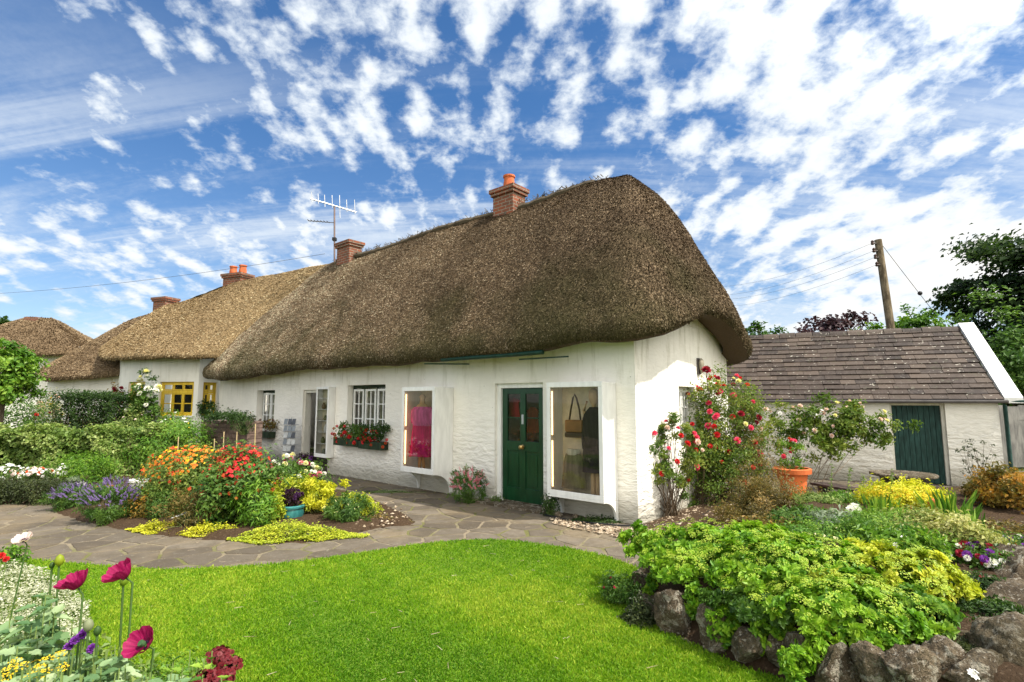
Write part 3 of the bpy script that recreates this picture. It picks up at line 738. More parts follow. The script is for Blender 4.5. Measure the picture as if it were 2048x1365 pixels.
def wall_grid(mb, length, height, openings, depth=.25, step=.5, top=None, lump=.012, seed=0, u_from=0.):
    """outer face of a wall in the u-z plane with real openings and reveals; lumpy where no opening is near"""
    us = {u_from, length}; zs = {0., height}
    for a, b, c, d in openings: us |= {a, b}; zs |= {c, d}
    def fill(s):
        s = sorted(s); out = [s[0]]
        for a, b in zip(s, s[1:]):
            k = max(1, int((b - a) / step)); out += [a + (b - a) * (i + 1) / k for i in range(k)]
        return out
    us, zs = fill(us), fill(zs); ok = {}
    def onopen(u, z): return any(a - 1e-6 <= u <= b + 1e-6 and c - 1e-6 <= z <= d + 1e-6 for a, b, c, d in openings)
    def pt(u, z):
        zz = z if top is None else z / height * top(u)
        w = 0 if onopen(u, z) else lump * mnoise.noise(Vector((u * 1.7 + seed, zz * 1.7, seed)))
        return (u, w, zz)
    vs = [pt(u, z) for u in us for z in zs]; nz = len(zs); fs = []
    for i in range(len(us) - 1):
        for j in range(nz - 1):
            cu, cz = (us[i] + us[i + 1]) / 2, (zs[j] + zs[j + 1]) / 2
            if any(a < cu < b and c < cz < d for a, b, c, d in openings): continue
            fs.append((i * nz + j, (i + 1) * nz + j, (i + 1) * nz + j + 1, i * nz + j + 1))
    mb.add(vs, fs)
    for a, b, c, d in openings:
        mb.add([(a, 0, c), (b, 0, c), (b, 0, d), (a, 0, d), (a, depth, c), (b, depth, c), (b, depth, d), (a, depth, d)],
               [(0, 3, 7, 4), (1, 5, 6, 2), (2, 6, 7, 3)] + ([(0, 4, 5, 1)] if c > .02 else []))

def thatch(name, st, m, parent, p=1.12, thick=.30, per=1700, seed=0, straw=(.055, .0055), skin=M_EAVE, inner=.55, lightfn=None, back_from=None):
    """st: (ridge point, eave low point) pairs going round the roof"""
    R = np.random.default_rng(seed); n = len(st)
    def cr(a, b, c, d, t): return .5 * ((2 * b) + (c - a) * t + (2 * a - 5 * b + 4 * c - d) * t * t + (3 * b - a - 3 * c + d) * t ** 3)
    Rg, Ev, PW = [], [], []
    for i in range(n - 1):
        q = [st[max(i - 1, 0)], st[i], st[i + 1], st[min(i + 2, n - 1)]]
        k = max(2, int((st[i + 1][1] - st[i][1]).length / .13))
        for j in range(k):
            t = j / k; PW.append((st[i][2] if len(st[i]) > 2 else p) * (1 - t) + (st[i + 1][2] if len(st[i + 1]) > 2 else p) * t); Rg.append(st[i][0].lerp(st[i + 1][0], t)); Ev.append(cr(q[0][1], q[1][1], q[2][1], q[3][1], t))
    Rg.append(st[-1][0]); Ev.append(st[-1][1]); PW.append(PW[-1]); PW = np.array(PW); Rg = np.array(Rg); Ev = np.array(Ev); m_ = len(Rg); nt = 30
    o = Ev - Rg; o[:, 2] = 0; o = unit(o); rows = []
    for i in range(nt + 1):
        t = i / nt; P = Rg * (1 - t) + Ev * t; P[:, 2] = Rg[:, 2] - (Rg[:, 2] - Ev[:, 2] - thick) * t ** PW
        P[:, 2] -= .05 * math.exp(-(t * 14)); rows.append(P)
    z = np.array([0, 0, 1.])
    for a, b in ((.035, .75), (.05, .5), (.03, .25), (-.04, .08)): rows.append(Ev + o * a + z * thick * b)
    nr = len(rows)
    rows += [Ev - o * .12, Ev - o * .3 + z * .05, Ev - o * inner + z * .16]
    G = np.stack(rows, 1)
    fl = np.array([[mnoise.noise(Vector(q) * .9) * .055 + mnoise.noise(Vector(q) * 3.2 + Vector((9, 0, 0))) * .022 for q in r] for r in G])
    du = np.gradient(G, axis=0); dv = np.gradient(G, axis=1); nn = np.cross(du.reshape(-1, 3), dv.reshape(-1, 3)).reshape(G.shape)
    nn = nn / (np.linalg.norm(nn, axis=-1, keepdims=True) + 1e-9)
    if nn[:, nt // 2, 2].mean() < 0: nn = -nn
    G = G + nn * fl[..., None]
    I = np.arange(G.shape[0] * G.shape[1]).reshape(G.shape[:2]); Q = np.stack([I[:-1, :-1], I[1:, :-1], I[1:, 1:], I[:-1, 1:]], -1)
    top = Q[:, :nr - 1].reshape(-1, 4); und = Q[:, nr - 1:].reshape(-1, 4)
    # cut straw ends all over the outer skin
    lim = m_ if back_from is None else back_from(m_); T = Q[:lim - 1, :nr - 1].reshape(-1, 4); V = G.reshape(-1, 3)
    a, b, c, d = (V[T[:, k]] for k in range(4)); area = np.linalg.norm(np.cross(b - a, d - a), axis=1)
    ns = int(area.sum() * per); f = R.choice(len(T), ns, p=area / area.sum()); s, t = R.uniform(0, 1, (2, ns, 1))
    P = (a[f] * (1 - s) + b[f] * s) * (1 - t) + (d[f] * (1 - s) + c[f] * s) * t
    down = unit((d - a)[f] + (c - b)[f]); Nn = unit(np.cross((b - a)[f], (d - a)[f])); Nn[Nn[:, 2] < -.3] *= 1
    ref = nn.reshape(-1, 3)[T[f, 0]]; Nn = np.where((Nn * ref).sum(1, keepdims=True) < 0, -Nn, Nn)
    D = unit(down * .85 + Nn * R.uniform(.15, .65, (ns, 1)) + R.normal(0, .22, (ns, 3))); S = unit(np.cross(D, Nn + R.normal(0, .5, (ns, 3))))
    ln = straw[0] * R.uniform(.5, 1.5, (ns, 1)); w = straw[1] * R.uniform(.6, 1.6, (ns, 1)); P0 = P - D * ln * .35
    SV = np.stack([P0 - S * w, P0 + S * w, P0 + D * ln + S * w * .7, P0 + D * ln - S * w * .7], 1).reshape(-1, 3)
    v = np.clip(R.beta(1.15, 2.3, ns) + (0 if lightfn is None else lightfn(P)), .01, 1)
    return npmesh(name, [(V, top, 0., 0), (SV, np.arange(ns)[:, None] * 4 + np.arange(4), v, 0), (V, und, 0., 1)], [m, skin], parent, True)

def brick_chimney(parent, P, w, d, z0, z1, pots=1, e=E, cap=.07):
    fn = frame(P, e); c = MB(fn); c.box(-w / 2, w / 2, -d / 2, d / 2, z0, z1 - .16)
    c.box(-w / 2 - cap * .6, w / 2 + cap * .6, -d / 2 - cap * .6, d / 2 + cap * .6, z1 - .158, z1 - .09); c.box(-w / 2 - cap, w / 2 + cap, -d / 2 - cap, d / 2 + cap, z1 - .088, z1)
    ch = c.build('chimney', M_BRICK, parent)
    for k in range(pots):
        q = fn((k - (pots - 1) / 2) * -w * .55, 0, z1); pm = MB(); pm.lathe(q, [(.13, -.01), (.13, .14), (.115, .22), (.115, .28), (.135, .29), (.135, .33), (.10, .34), (.085, .22)], 16)
        pm.build('chimney_pot', M_POTC, ch, True)
    return ch

def sash(parent, fn, u0, u1, z0, z1, v, cols, rows, m, name='sash', rail=.045, bar=.022, tilt=0.):
    s = MB(fn)
    s.box(u0, u1, v, v + .04, z1 - rail, z1); s.box(u0, u1, v, v + .04, z0, z0 + rail * 1.3)
    s.box(u0, u0 + rail, v + .001, v + .039, z0 + rail * 1.3, z1 - rail); s.box(u1 - rail, u1, v + .001, v + .039, z0 + rail * 1.3, z1 - rail)
    for k in range(1, cols): q = u0 + (u1 - u0) * k / cols; s.box(q - bar / 2, q + bar / 2, v + .006, v + .034, z0 + rail * 1.3, z1 - rail)
    for k in range(1, rows): q = z0 + (z1 - z0) * k / rows; s.box(u0 + rail, u1 - rail, v + .008, v + .032, q - bar / 2, q + bar / 2)
    return s.build(name, m, parent, bevel=.003)
def pane(parent, fn, u0, u1, z0, z1, v, name='pane'):
    return MB(fn).add([(u0, v, z0), (u1, v, z0), (u1, v, z1), (u0, v, z1)], [(0, 1, 2, 3)]).build(name, M_GLASS, parent)
def curtain(parent, fn, u0, u1, z0, z1, v, m=None):
    n = 16; vs = []
    for i in range(n + 1):
        u = u0 + (u1 - u0) * i / n; w = v + .018 * math.sin(i * 2.1) + .008 * math.sin(i * 5.)
        vs += [(u, w, z0), (u, w * .98 + v * .02, z1)]
    return MB(fn).add(vs, [(2 * i, 2 * i + 2, 2 * i + 3, 2 * i + 1) for i in range(n)]).build('curtain', m or M_CURT, parent, True)

# --- the main thatched cottage
def main_cottage():
    t = thing('thatched_cottage', C0, 'large white cottage in front with thick dark brown thatch and a green door', 'cottage')
    HT = 2.95
    ops = [(10.72, 11.78, .93, 1.97), (7.95, 9.20, .0, 1.95), (5.78, 7.20, .90, 2.03), (1.62, 2.66, .0, 1.98)]
    w = MB(L); wall_grid(w, 14.45, HT, ops, .24, .35, seed=3)
    # left end return, back wall
    w.add([(14.45, 0, 0), (14.45, 3.7, 0), (14.45, 3.7, HT), (14.45, 0, HT)], [(0, 1, 2, 3)])
    w.add([(14.45, 3.7, 0), (0, 3.7, 0), (0, 3.7, HT), (14.45, 3.7, HT)], [(0, 1, 2, 3)])
    G = lambda u, v, z: L(v, u, z)
    gtop = lambda u: HT + .95 * max(0, 1 - abs(u - 1.85) / 1.85) ** .8
    gw = fr_g(1357, 768)[0], fr_g(1389, 768)[0]
    wall_grid(w, 3.7, HT, [(gw[0], gw[1], .95, 1.92)], .2, .35, top=None, seed=7)
    w2 = MB(G); wall_grid(w2, 3.7, HT, [(gw[0], gw[1], .95, 1.92)], .2, .35, seed=7)
    w.V = w.V; n = len(w.V)
    # the gable face replaces the trial strip above
    w = MB(L); wall_grid(w, 14.45, HT, ops, .24, .35, seed=3)
    w.add([(14.45, 0, 0), (14.45, 3.7, 0), (14.45, 3.7, HT), (14.45, 0, HT)], [(0, 1, 2, 3)])
    w.add([(14.45, 3.7, 0), (0, 3.7, 0), (0, 3.7, HT), (14.45, 3.7, HT)], [(0, 1, 2, 3)])
    b = len(w.V); w.V += w2.V; w.Fc += [tuple(i + b for i in f) for f in w2.Fc]; w.a += w2.a
    w.add([(-.002, 0, HT), (-.002, 3.7, HT), (-.002, 2.6, 3.7), (-.002, 1.1, 3.7)], [(0, 1, 2, 3)])
    w.build('wall', M_WALL, t, True)
    # thatch
    zr = 5.93
    ev = [(14.35, -.52, 2.34, 11.2), (13.2, -.60, 2.26, 10.7), (12.0, -.58, 2.27, 10.2), (10.0, -.52, 2.36, 9), (7.5, -.5, 2.40, 7), (5.0, -.5, 2.38, 5), (3.0, -.5, 2.38, 3.1), (1.6, -.5, 2.42, 2.0), (.55, -.5, 2.50, 1.5),
          (-.10, -.44, 2.46, 1.36), (-.45, -.15, 2.55, 1.3), (-.50, .35, 2.70, 1.3), (-.50, 1.05, 2.90, 1.3), (-.50, 1.7, 3.03, 1.3), (-.50, 2.4, 3.00, 1.3), (-.50, 3.15, 2.76, 1.3), (-.42, 3.75, 2.48, 1.3), (-.05, 4.1, 2.36, 1.34), (.6, 4.2, 2.34, 1.6), (3, 4.2, 2.38, 3), (9, 4.2, 2.38, 8), (14.35, 4.2, 2.36, 11.2)]
    st = [(L(r - (.25 if r < 1.4 else 0), 1.85, zr - (.05 if r < 1.4 else 0) + .04 * math.sin(r * 1.3)), L(u, v, z), 1.46 if r < 1.4 else (1.38 if r < 2.1 else (1.25 if r < 4 else 1.14))) for u, v, z, r in ev]
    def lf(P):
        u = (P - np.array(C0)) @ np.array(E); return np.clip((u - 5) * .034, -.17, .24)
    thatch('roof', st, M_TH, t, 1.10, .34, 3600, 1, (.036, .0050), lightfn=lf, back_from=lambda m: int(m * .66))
    # twiggy ridge line
    R = random.Random(4); rd = MB(); pts = [L(1.45 + 9.55 * k / 60, 1.85 + R.uniform(-.02, .02), zr - .02 - .10 * max(0, 1 - k / 3) + .02 * R.random() + .04 * math.sin((1.45 + 9.55 * k / 60) * 1.3)) for k in range(61)]
    rd.tube(pts, [.01, .04] + [.065] * 58 + [.03], 6)
    for k in range(420):
        u = R.uniform(1.4, 11.0); p = L(u, 1.85 + R.uniform(-.1, .1), zr + .03); rd.tube([p, p + Vector((R.uniform(-.09, .09), R.uniform(-.09, .09), R.uniform(.0, .075)))], .007, 3)
    rd.build('ridge', M_RIDGE, t)
    c1 = L(3.95, 1.85); brick_chimney(t, c1, .58, .42, 5.3, at(1020, 381, c1.y).z, 1)
    c2 = L(10.3, 1.85); brick_chimney(t, c2, .66, .42, 5.4, at(702, 487, c2.y).z, 0)
    # left small window
    win = MB(L); u0, u1, z0, z1 = 10.72, 11.78, .93, 1.97
    win.box(u0, u1, .17, .22, z1 - .07, z1); win.box(u0, u0 + .05, .171, .219, z0, z1 - .07); win.box(u1 - .05, u1, .171, .219, z0, z1 - .07); win.box(u0 + .05, u1 - .05, .171, .219, z0, z0 + .05)
    f = win.build('window', M_DARKG, t)
    m = (u0 + u1) / 2
    for a, b in ((u0 + .06, m - .01), (m + .01, u1 - .06)): sash(f, L, a, b, z0 + .05, z1 - .08, .15, 2, 3, M_WHITE)
    pane(f, L, u0 + .05, u1 - .05, z0 + .05, z1 - .07, .175); curtain(f, L, u0 + .05, u1 - .05, z0 + .05, z1 - .05, .30)
    # triple casement
    win = MB(L); u0, u1, z0, z1 = 5.78, 7.20, .90, 2.03
    win.box(u0, u1, .14, .20, z1 - .06, z1); win.box(u0, u1, .14, .20, z0, z0 + .05)
    for q in (u0, u0 + (u1 - u0) / 3 - .02, u0 + (u1 - u0) * 2 / 3 - .02, u1 - .05): win.box(q, q + .05, .141, .199, z0 + .05, z1 - .06)
    f = win.build('window', M_DARKG, t)
    for k in range(3):
        a = u0 + .055 + k * (u1 - u0 - .05) / 3; b = a + (u1 - u0 - .05) / 3 - .06; sash(f, L, a, b, z0 + .06, z1 - .09, .12, 2, 3, M_WHITE)
    pane(f, L, u0 + .05, u1 - .05, z0 + .05, z1 - .06, .15)
    curtain(f, L, u0 + .95, u1 - .03, z0, z1, .34); curtain(f, L, u0 + .48, u0 + .80, z0, z1, .34)
    MB(L).lathe((u0 + .78, .32, z1 - .22), [(.0, -.035), (.03, -.02), (.035, 0), (.03, .02), (0, .035)], 12).build('bulb', M_LAMP, f, True)
    # open doorway
    d = MB(L); d.box(9.17, 9.20, .05, .2, 0, 1.95); d.box(7.95, 8.01, .05, .2, 0, 1.95); d.box(8.01, 9.17, .051, .199, 1.88, 1.95); fo = d.build('door_frame', M_CREAM, t, bevel=.004)
    g = MB(L)
    for k in range(6): g.box(8.02 , 8.06, .24 + k * .11, .345 + k * .11, .03, 1.86)
    g.build('open_door', M_CREAM, t)
    # green door
    u0, u1 = 1.62, 2.66; d = MB(L); d.box(u1 - .085, u1, .06, .16, 0, 1.98); d.box(u0, u0 + .05, .06, .16, 0, 1.98); d.box(u0 + .05, u1 - .085, .061, .159, 1.90, 1.98)
    fd = d.build('door_frame', M_WHITE, t, bevel=.005)
    u0 += .055; u1 -= .09; dm = MB(L); v0, v1 = .10, .14; c = (u0 + u1) / 2
    for a, b in ((u0, u0 + .11), (u1 - .11, u1), (c - .055, c + .055)): dm.box(a, b, v0, v1, .04, 1.895)
    for a, b in ((.04, .26), (.86, 1.02), (1.80, 1.894)):
        for q, r in ((u0 + .11, c - .055), (c + .055, u1 - .11)): dm.box(q, r, v0 + .001, v1 - .001, a, b)
    for q, r in ((u0 + .11, c - .055), (c + .055, u1 - .11)):
        dm.box(q, r, v0 + .018, v1 - .002, .26, .86); dm.box(q + .045, r - .045, v0 + .008, v0 + .018, .30, .82)
        dm.box(q, r, v0 + .012, v1 - .005, 1.395, 1.415)
    dr = dm.build('door', M_GREEN, t, bevel=.004)
    for q, r in ((u0 + .11, c - .055), (c + .055, u1 - .11)): pane(dr, L, q, r, 1.02, 1.80, v0 + .02, 'pane')
    MB(L).lathe((0, 0, 0), [(.001, 0), (.001, .001)], 3)
    kn = MB(lambda x, y, z: L(c + x, v0 - z, .93 + y)); kn.lathe((0, 0, 0), [(.036, 0), (.036, .008), (.014, .012), (.014, .035), (.034, .05), (.036, .065), (.02, .08), (.002, .083)], 18); kn.build('door_knob', M_BRASS, dr, True)
    MB(L).box(c - .022, c + .022, v0 - .008, v0 - .001, 1.30, 1.46).build('letter_plate', M_METAL, dr, bevel=.003)
    ds = MB(L); ds.box(1.50, 2.80, -.32, .2, -.02, .045); ds.build('door_step', M_STONE, t, bevel=.01)
    # gable window
    win = MB(G); a, b = gw; win.box(a, a + .05, .12, .17, .95, 1.92); win.box(b - .05, b, .12, .17, .95, 1.92); win.box(a + .05, b - .05, .121, .169, 1.87, 1.92); win.box(a + .05, b - .05, .121, .169, .95, 1.0)
    f = win.build('window', M_WHITE, t); m = (a + b) / 2
    for q, r in ((a + .05, m - .005), (m + .005, b - .05)): sash(f, G, q, r, 1.0, 1.87, .10, 2, 3, M_WHITE)
    pane(f, G, a + .05, b - .05, 1.0, 1.87, .13); curtain(f, G, a, b, .95, 1.92, .25)
    # gutter under the thatch, gable lamp
    a, b = fr(884, 716, -.46), fr(1086, 700, -.46); gu = MB(L); gu.tube([(a[0], -.46, a[1] - .035), ((a[0] + b[0]) / 2, -.46, (a[1] + b[1]) / 2 - .04), (b[0], -.46, b[1] - .035)], .036, 10)
    gu.tube([(b[0] + .5, -.42, 2.33), (b[0] - .35, -.30, 2.34)], .012, 5); gu.tube([(a[0] - .6, -.38, 2.31), (a[0] + .5, -.44, 2.36)], .012, 5); gu.build('gutter', M_GUTT, t, True)
    lv, lz = fr_g(1396, 731); lm = MB(G); lm.box(lv - .07, lv + .07, -.03, -.002, lz - .16, lz + .12); lb = lm.build('wall_lamp', M_DMET, t)
    q = MB(G); q.lathe((lv, -.06, lz - .14), [(.02, 0), (.05, .05), (.07, .16), (.06, .22), (.01, .26)], 14, 1, .6); q.build('lamp_shade', mat('lamp_stone', (.26, .23, .17), .6), lb, True)
    return t

def fr_g(px, py):
    """point on the gable face: (distance from the corner, height)"""
    d = ray(px, py); k = C0.dot(E) / d.dot(E); P = d * k + Vector((0, 0, H)); return (P - C0).dot(N), P.z

def display_window(t, u0, u1, z0, z1, dep, zb, shelves=0, fr_=.065, tubes=True, brk=True):
    s = MB(L); v = -dep; T = .03
    s.box(u0, u1, v, -.004, z1 - T, z1); s.box(u0 + .001, u1 - .001, v - .024, -.005, z0 - .035, z0)
    s.box(u0, u0 + T, v, -.004, z0, z1 - T); s.box(u1 - T, u1, v, -.004, z0, z1 - T)
    s.box(u0, u1, v - .025, v - .001, z1 - fr_, z1 + .01); s.box(u0, u1, v - .025, v - .001, z0, z0 + fr_)
    s.box(u0, u0 + fr_, v - .024, v - .001, z0 + fr_, z1 - fr_); s.box(u1 - fr_, u1, v - .024, v - .001, z0 + fr_, z1 - fr_)
    o = s.build('display_window', M_WHITE, t, bevel=.004)
    pane(o, L, u0 + fr_, u1 - fr_, z0 + fr_, z1 - fr_, v - .01)
    MB(L).box(u0 + T, u1 - T, -.02, -.006, z0, z1 - T).build('back_panel', M_SHELFI, o)
    for k in range(shelves):
        q = z0 + (z1 - z0) * (k + 1) / (shelves + 1); MB(L).box(u0 + T, u1 - T, v + .02, -.025, q, q + .012).build('shelf', M_PWHITE, o)
    if tubes:
        tb = MB(L); tb.tube([(u1 - T - .03, v + .035, z0 + .1), (u1 - T - .03, v + .035, (z0 + z1) / 2 - .04)], .011, 8); tb.tube([(u1 - T - .03, v + .035, (z0 + z1) / 2 + .04), (u1 - T - .03, v + .035, z1 - .12)], .011, 8); tb.build('light_tube', M_TUBE, o)
    if brk:
        for q in (u0, u1 - .035):
            pr = [(q, -.004, z0 - .036), (q, v, z0 - .036)]
            for k in range(1, 11):
                a = k / 10 * math.pi / 2; pr.append((q, v + (dep - .05) * math.sin(a), z0 - .036 - (z0 - zb - .036) * (1 - math.cos(a)) * .999))
            pr.append((q, -.004, zb)); b = MB(L); b.prism(pr, (.035, 0, 0)); b.build('bracket', M_WHITE, o)
    return o

cottage = main_cottage()
bayA = display_window(cottage, 3.69, 4.62, .42, 1.93, .44, .04)
bayB = display_window(cottage, .30, 1.26, .34, 1.95, .36, .02)
bayC = display_window(cottage, 7.69, 8.24, .42, 2.0, .16, .36, 5, .05, False, False)

# --- things shown in the display windows
def show_things():
    # magenta dress on a wooden form
    t = thing('dress_form', L(4.31, -.22, .42), 'wooden dress form in a magenta and red party dress in the left display window', 'dress form')
    q = lambda x, y, z: L(4.31 + x * 1.5, -.22 + y * .95, z)
    m = MB(q); m.lathe((0, 0, 0), [(.035, 1.60), (.045, 1.64), (.04, 1.72), (.055, 1.76), (.03, 1.80)], 14, 1, .8); m.lathe((0, 0, 0), [(.10, 1.52), (.11, 1.58), (.07, 1.62), (.03, 1.64)], 16, 1, .6); m.build('neck', M_SKIN, t, True)
    m = MB(q); m.tube([(-.05, 0, .44), (-.02, 0, .74)], .022, 8); m.tube([(.06, .03, .44), (.03, 0, .74)], .022, 8); m.tube([(0, -.05, .44), (0, 0, .74)], .022, 8); m.build('leg', mat('varnished_wood', (.38, .17, .04), .4), t, True)
    m = MB(q); m.lathe((0, 0, 0), [(.17, 1.22), (.185, 1.32), (.20, 1.42), (.20, 1.50), (.15, 1.57), (.08, 1.58)], 22, 1, .62, .05); m.lathe((.19, 0, 0), [(.045, 1.26), (.055, 1.38), (.04, 1.52)], 10); m.lathe((-.19, 0, 0), [(.045, 1.26), (.055, 1.38), (.04, 1.52)], 10); m.build('bodice', cloth('magenta_wrap', (.75, .14, .38)), t, True)
    m = MB(q); m.lathe((0, 0, 0), [(.21, .66), (.20, .80), (.19, .95), (.18, 1.08), (.165, 1.18), (.16, 1.26)], 26, 1, .65, .06); m.build('skirt', cloth('magenta_dress', (.66, .015, .16)), t, True)
    R = np.random.default_rng(3); n = 120; a = R.uniform(0, 6.28, n); P = np.array([q(.215 * math.cos(x), .15 * math.sin(x), z) for x, z in zip(a, R.uniform(.65, .92, n))]); D = P - np.array(q(0, 0, .9))
    V, Fx, v = scatter('disc', P, unit(D), R.uniform(.010, .028, n), R); npmesh('trim', [(V, Fx, v, 0)], PT['rosepink'], t)
    # handbag
    u, z = fr(1149, 858, -.2); t = thing('handbag', L(u, -.2, z), 'brown leather handbag hanging by a dark strap in the right display window', 'handbag')
    q = lambda x, y, zz: L(u - x, -.2 + y, z + zz)
    MB(q).box(-.15, .15, -.04, .04, -.05, .13).build('bag_flap', mat('tan_leather', (.26, .12, .035), .45), t, bevel=.02)
    MB(q).box(-.16, .16, -.035, .045, -.13, -.052).build('bag_body', mat('dark_leather', (.05, .025, .015), .45), t, bevel=.02)
    m = MB(q); m.tube([(-.09, 0, .12), (-.06, 0, .28), (-.02, 0, .45), (.01, 0, .50), (.04, 0, .45), (.09, 0, .28), (.11, 0, .12)], .014, 8); m.build('strap', MATS['dark_leather'], t, True)
    # beige skirt with a pale top edge
    u2, z2 = fr(1146, 915, -.19); t = thing('hanging_skirt', L(u2, -.19, z2), 'pale grey beige skirt hanging low in the right display window', 'skirt')
    q = lambda x, y, zz: L(u2 - x * .95, -.19 + y, zz)
    m = MB(q); m.lathe((0, 0, 0), [(.22, .42), (.20, .60), (.18, .78), (.14, .90), (.10, .95), (.05, .96)], 28, 1, .35, .08); m.build('cloth', cloth('beige_linen', (.20, .165, .11)), t, True)
    m = MB(q); m.lathe((0, 0, 0), [(.10, .90), (.13, .94), (.11, .985), (.04, .99)], 18, 1, .5, .1); m.build('waistband', cloth('cream_knit', (.62, .58, .45)), t, True)
    # dark coat on a mannequin
    u3, _ = fr(1186, 860, -.2); u3 = max(u3, .46); t = thing('mannequin', L(u3, -.18, .36), 'mannequin in a dark coat standing at the right of the right display window', 'mannequin')
    q = lambda x, y, zz: L(u3 - x, -.17 + y, zz)
    m = MB(q); m.lathe((0, 0, 0), [(.03, 1.56), (.035, 1.63), (.065, 1.67), (.085, 1.75), (.075, 1.83), (.03, 1.87)], 18, .9, .9); m.tube([(-.10, -.02, 1.38), (-.13, -.06, 1.55), (-.06, -.08, 1.68)], [.03, .025, .02], 8); m.lathe((0, 0, 0), [(.10, .70), (.11, 1.3), (.03, 1.56)], 12, 1, .6); m.build('body', M_SKIN, t, True)
    for x in (-.03, .05): m = MB(q); m.tube([(x, 0, .37), (x, 0, .72)], .035, 8); m.build('leg', M_SKIN, t, True)
    m = MB(q); m.lathe((0, 0, 0), [(.20, .68), (.19, .95), (.16, 1.15), (.19, 1.35), (.17, 1.50), (.07, 1.60)], 22, 1, .6, .05); m.tube([(-.13, 0, 1.45), (-.16, -.02, 1.2), (-.13, -.05, 1.0)], [.05, .045, .035], 8); m.build('coat', cloth('dark_coat', (.03, .022, .028)), t, True)
    # crockery on the shelves of the narrow case
    mats_ = [mat('grey_glaze', (.22, .24, .18), .3), mat('olive_glaze', (.14, .16, .06), .3), M_PWHITE, mat('brown_glaze', (.14, .06, .03), .3)]
    labs = ['pale grey jug on the lowest shelf of the narrow white display case', 'squat olive bowl on the second shelf of the narrow display case', 'white vase on the middle shelf of the narrow display case', 'green glazed vase high in the narrow display case', 'small brown jar on the top shelf of the narrow display case']
    for k, (mm, lb) in enumerate(zip((0, 1, 2, 1, 3), labs)):
        zz = .42 + 1.58 * k / 6 + (.035 if k == 0 else .014) + (0 if k == 0 else 0)
        p = MB(L); c = (7.96 + .07 * math.sin(k * 2), -.09, zz); h = .12 + .03 * (k % 3)
        p.lathe(c, [(.035, 0), (.055, h * .3), (.045, h * .7), (.025, h * .85), (.035, h)], 14); o = p.build('vase' if k != 1 else 'bowl', mats_[mm], None, True); tag(o, lb, 'pottery', 'pottery in the narrow display case')
    # goods behind the glass of the green door
    for k, (px, py, c, w, h, lb) in enumerate([(1028, 815, (.40, .02, .04), .16, .34, 'red blouse hanging behind the left pane of the green door'), (1068, 840, (.22, .05, .035), .13, .42, 'brown shawl hanging behind the right pane of the green door'), (1078, 783, (.05, .06, .30), .07, .10, 'small blue cloth behind the top of the right door pane')]):
        u, z = fr(px, py, .4); q = lambda x, y, zz: L(u + x, .36 + y, z + zz); m = MB(q)
        m.lathe((0, 0, 0), [(w, -h / 2), (w * .9, -h * .2), (w * .8, h * .2), (w, h * .35), (w * .4, h / 2), (w * .1, h * .52)], 18, 1, .3, .1); o = m.build('hanging_garment', cloth('garment_%s' % ('red', 'brown', 'blue')[k], c), None, True); tag(o, lb, 'clothing', 'clothes behind the green door')
show_things()

# --- window boxes, postcard stand, pots by the wall
def window_box(u0, u1, z, label, seed, blooms, lm='mid', h=.32):
    t = thing('window_box', L((u0 + u1) / 2, -.1, z), label, 'window box', 'window boxes')
    b = MB(L); b.box(u0, u1, -.2, -.01, z - .10, z + .06); b.build('box', M_DARKG, t, bevel=.006)
    R = np.random.default_rng(seed); n = 900; w = u1 - u0
    k = R.integers(0, 14, n); cu = R.uniform(u0 - .05, u1 + .05, 14); cz = z + .05 + R.uniform(.02, h, 14)
    P = np.array([np.array(L(0, 0, 0)) + np.array(E) * (cu[j] + R.normal(0, .07)) + np.array(N) * (-.12 + R.normal(0, .06)) + np.array([0, 0, cz[j] + R.normal(0, .05)]) for j in k]); out = unit(R.normal(0, 1, (n, 3)) - np.array(N))
    V, Fx, v = leaves(R, P, out, .045, .8, hexa=True); npmesh('foliage', [(V, Fx, v, 0)], LF[lm], t)
    for pm, c, s in blooms:
        P = np.array([np.array(L(R.uniform(u0 - .12, u1 + .12), -.16 + R.normal(0, .05), z + R.uniform(-.04, h * 1.05))) for _ in range(c)]); D = unit(R.normal(0, .4, (c, 3)) - np.array(N) + np.array([0, 0, .4]))
        bloom_parts('bloom', 'pompon', P, D, s * R.uniform(.7, 1.2, c), R, PT[pm], t)
window_box(10.55, 11.95, .80, 'dark window box of brownish red flowers under the left small window', 21, [('dred', 26, .035)], 'bronze', .36)
window_box(6.45, 7.40, .80, 'green window box of red geraniums left half of the triple casement sill', 22, [('red', 20, .045), ('rust', 8, .04)])
window_box(5.62, 6.42, .78, 'green window box of dark leaves and red geraniums right half of the casement sill', 23, [('red', 14, .045), ('rust', 8, .04)], 'dark')

def postcard_stand():
    u, z = fr(582, 870, -.3); o = L(u, -.3, 0); t = thing('postcard_stand', o, 'wire stand of grey postcards against the wall left of the open doorway', 'postcard stand'); fn = frame(o, (-1, .25))
    m = MB(fn); m.tube([(0, 0, .05), (0, 0, 1.28)], .012, 8)
    for a in (0, 2.1, 4.2): m.tube([(0, 0, .1), (.2 * math.cos(a), .2 * math.sin(a), .02)], .01, 6)
    for k in range(6): zz = .30 + k * .16; m.tube([(-.17, -.07, zz), (.17, -.07, zz)], .006, 5); m.tube([(-.17, .07, zz), (.17, .07, zz)], .006, 5)
    m.build('frame', M_METAL, t)
    R = random.Random(5); cs = [mat('card_grey', (.22, .25, .28), .5), mat('card_dark', (.07, .08, .10), .5), mat('card_pale', (.50, .52, .52), .5)]
    for k in range(6):
        for j in range(3):
            zz = .31 + k * .16; x = -.165 + j * .112; m = MB(fn); m.prism([(x, -.085, zz), (x + .10, -.085, zz), (x + .10, -.05, zz + .135), (x, -.05, zz + .135)], (0, .003, 0)); m.build('postcard', R.choice(cs), t)
postcard_stand()

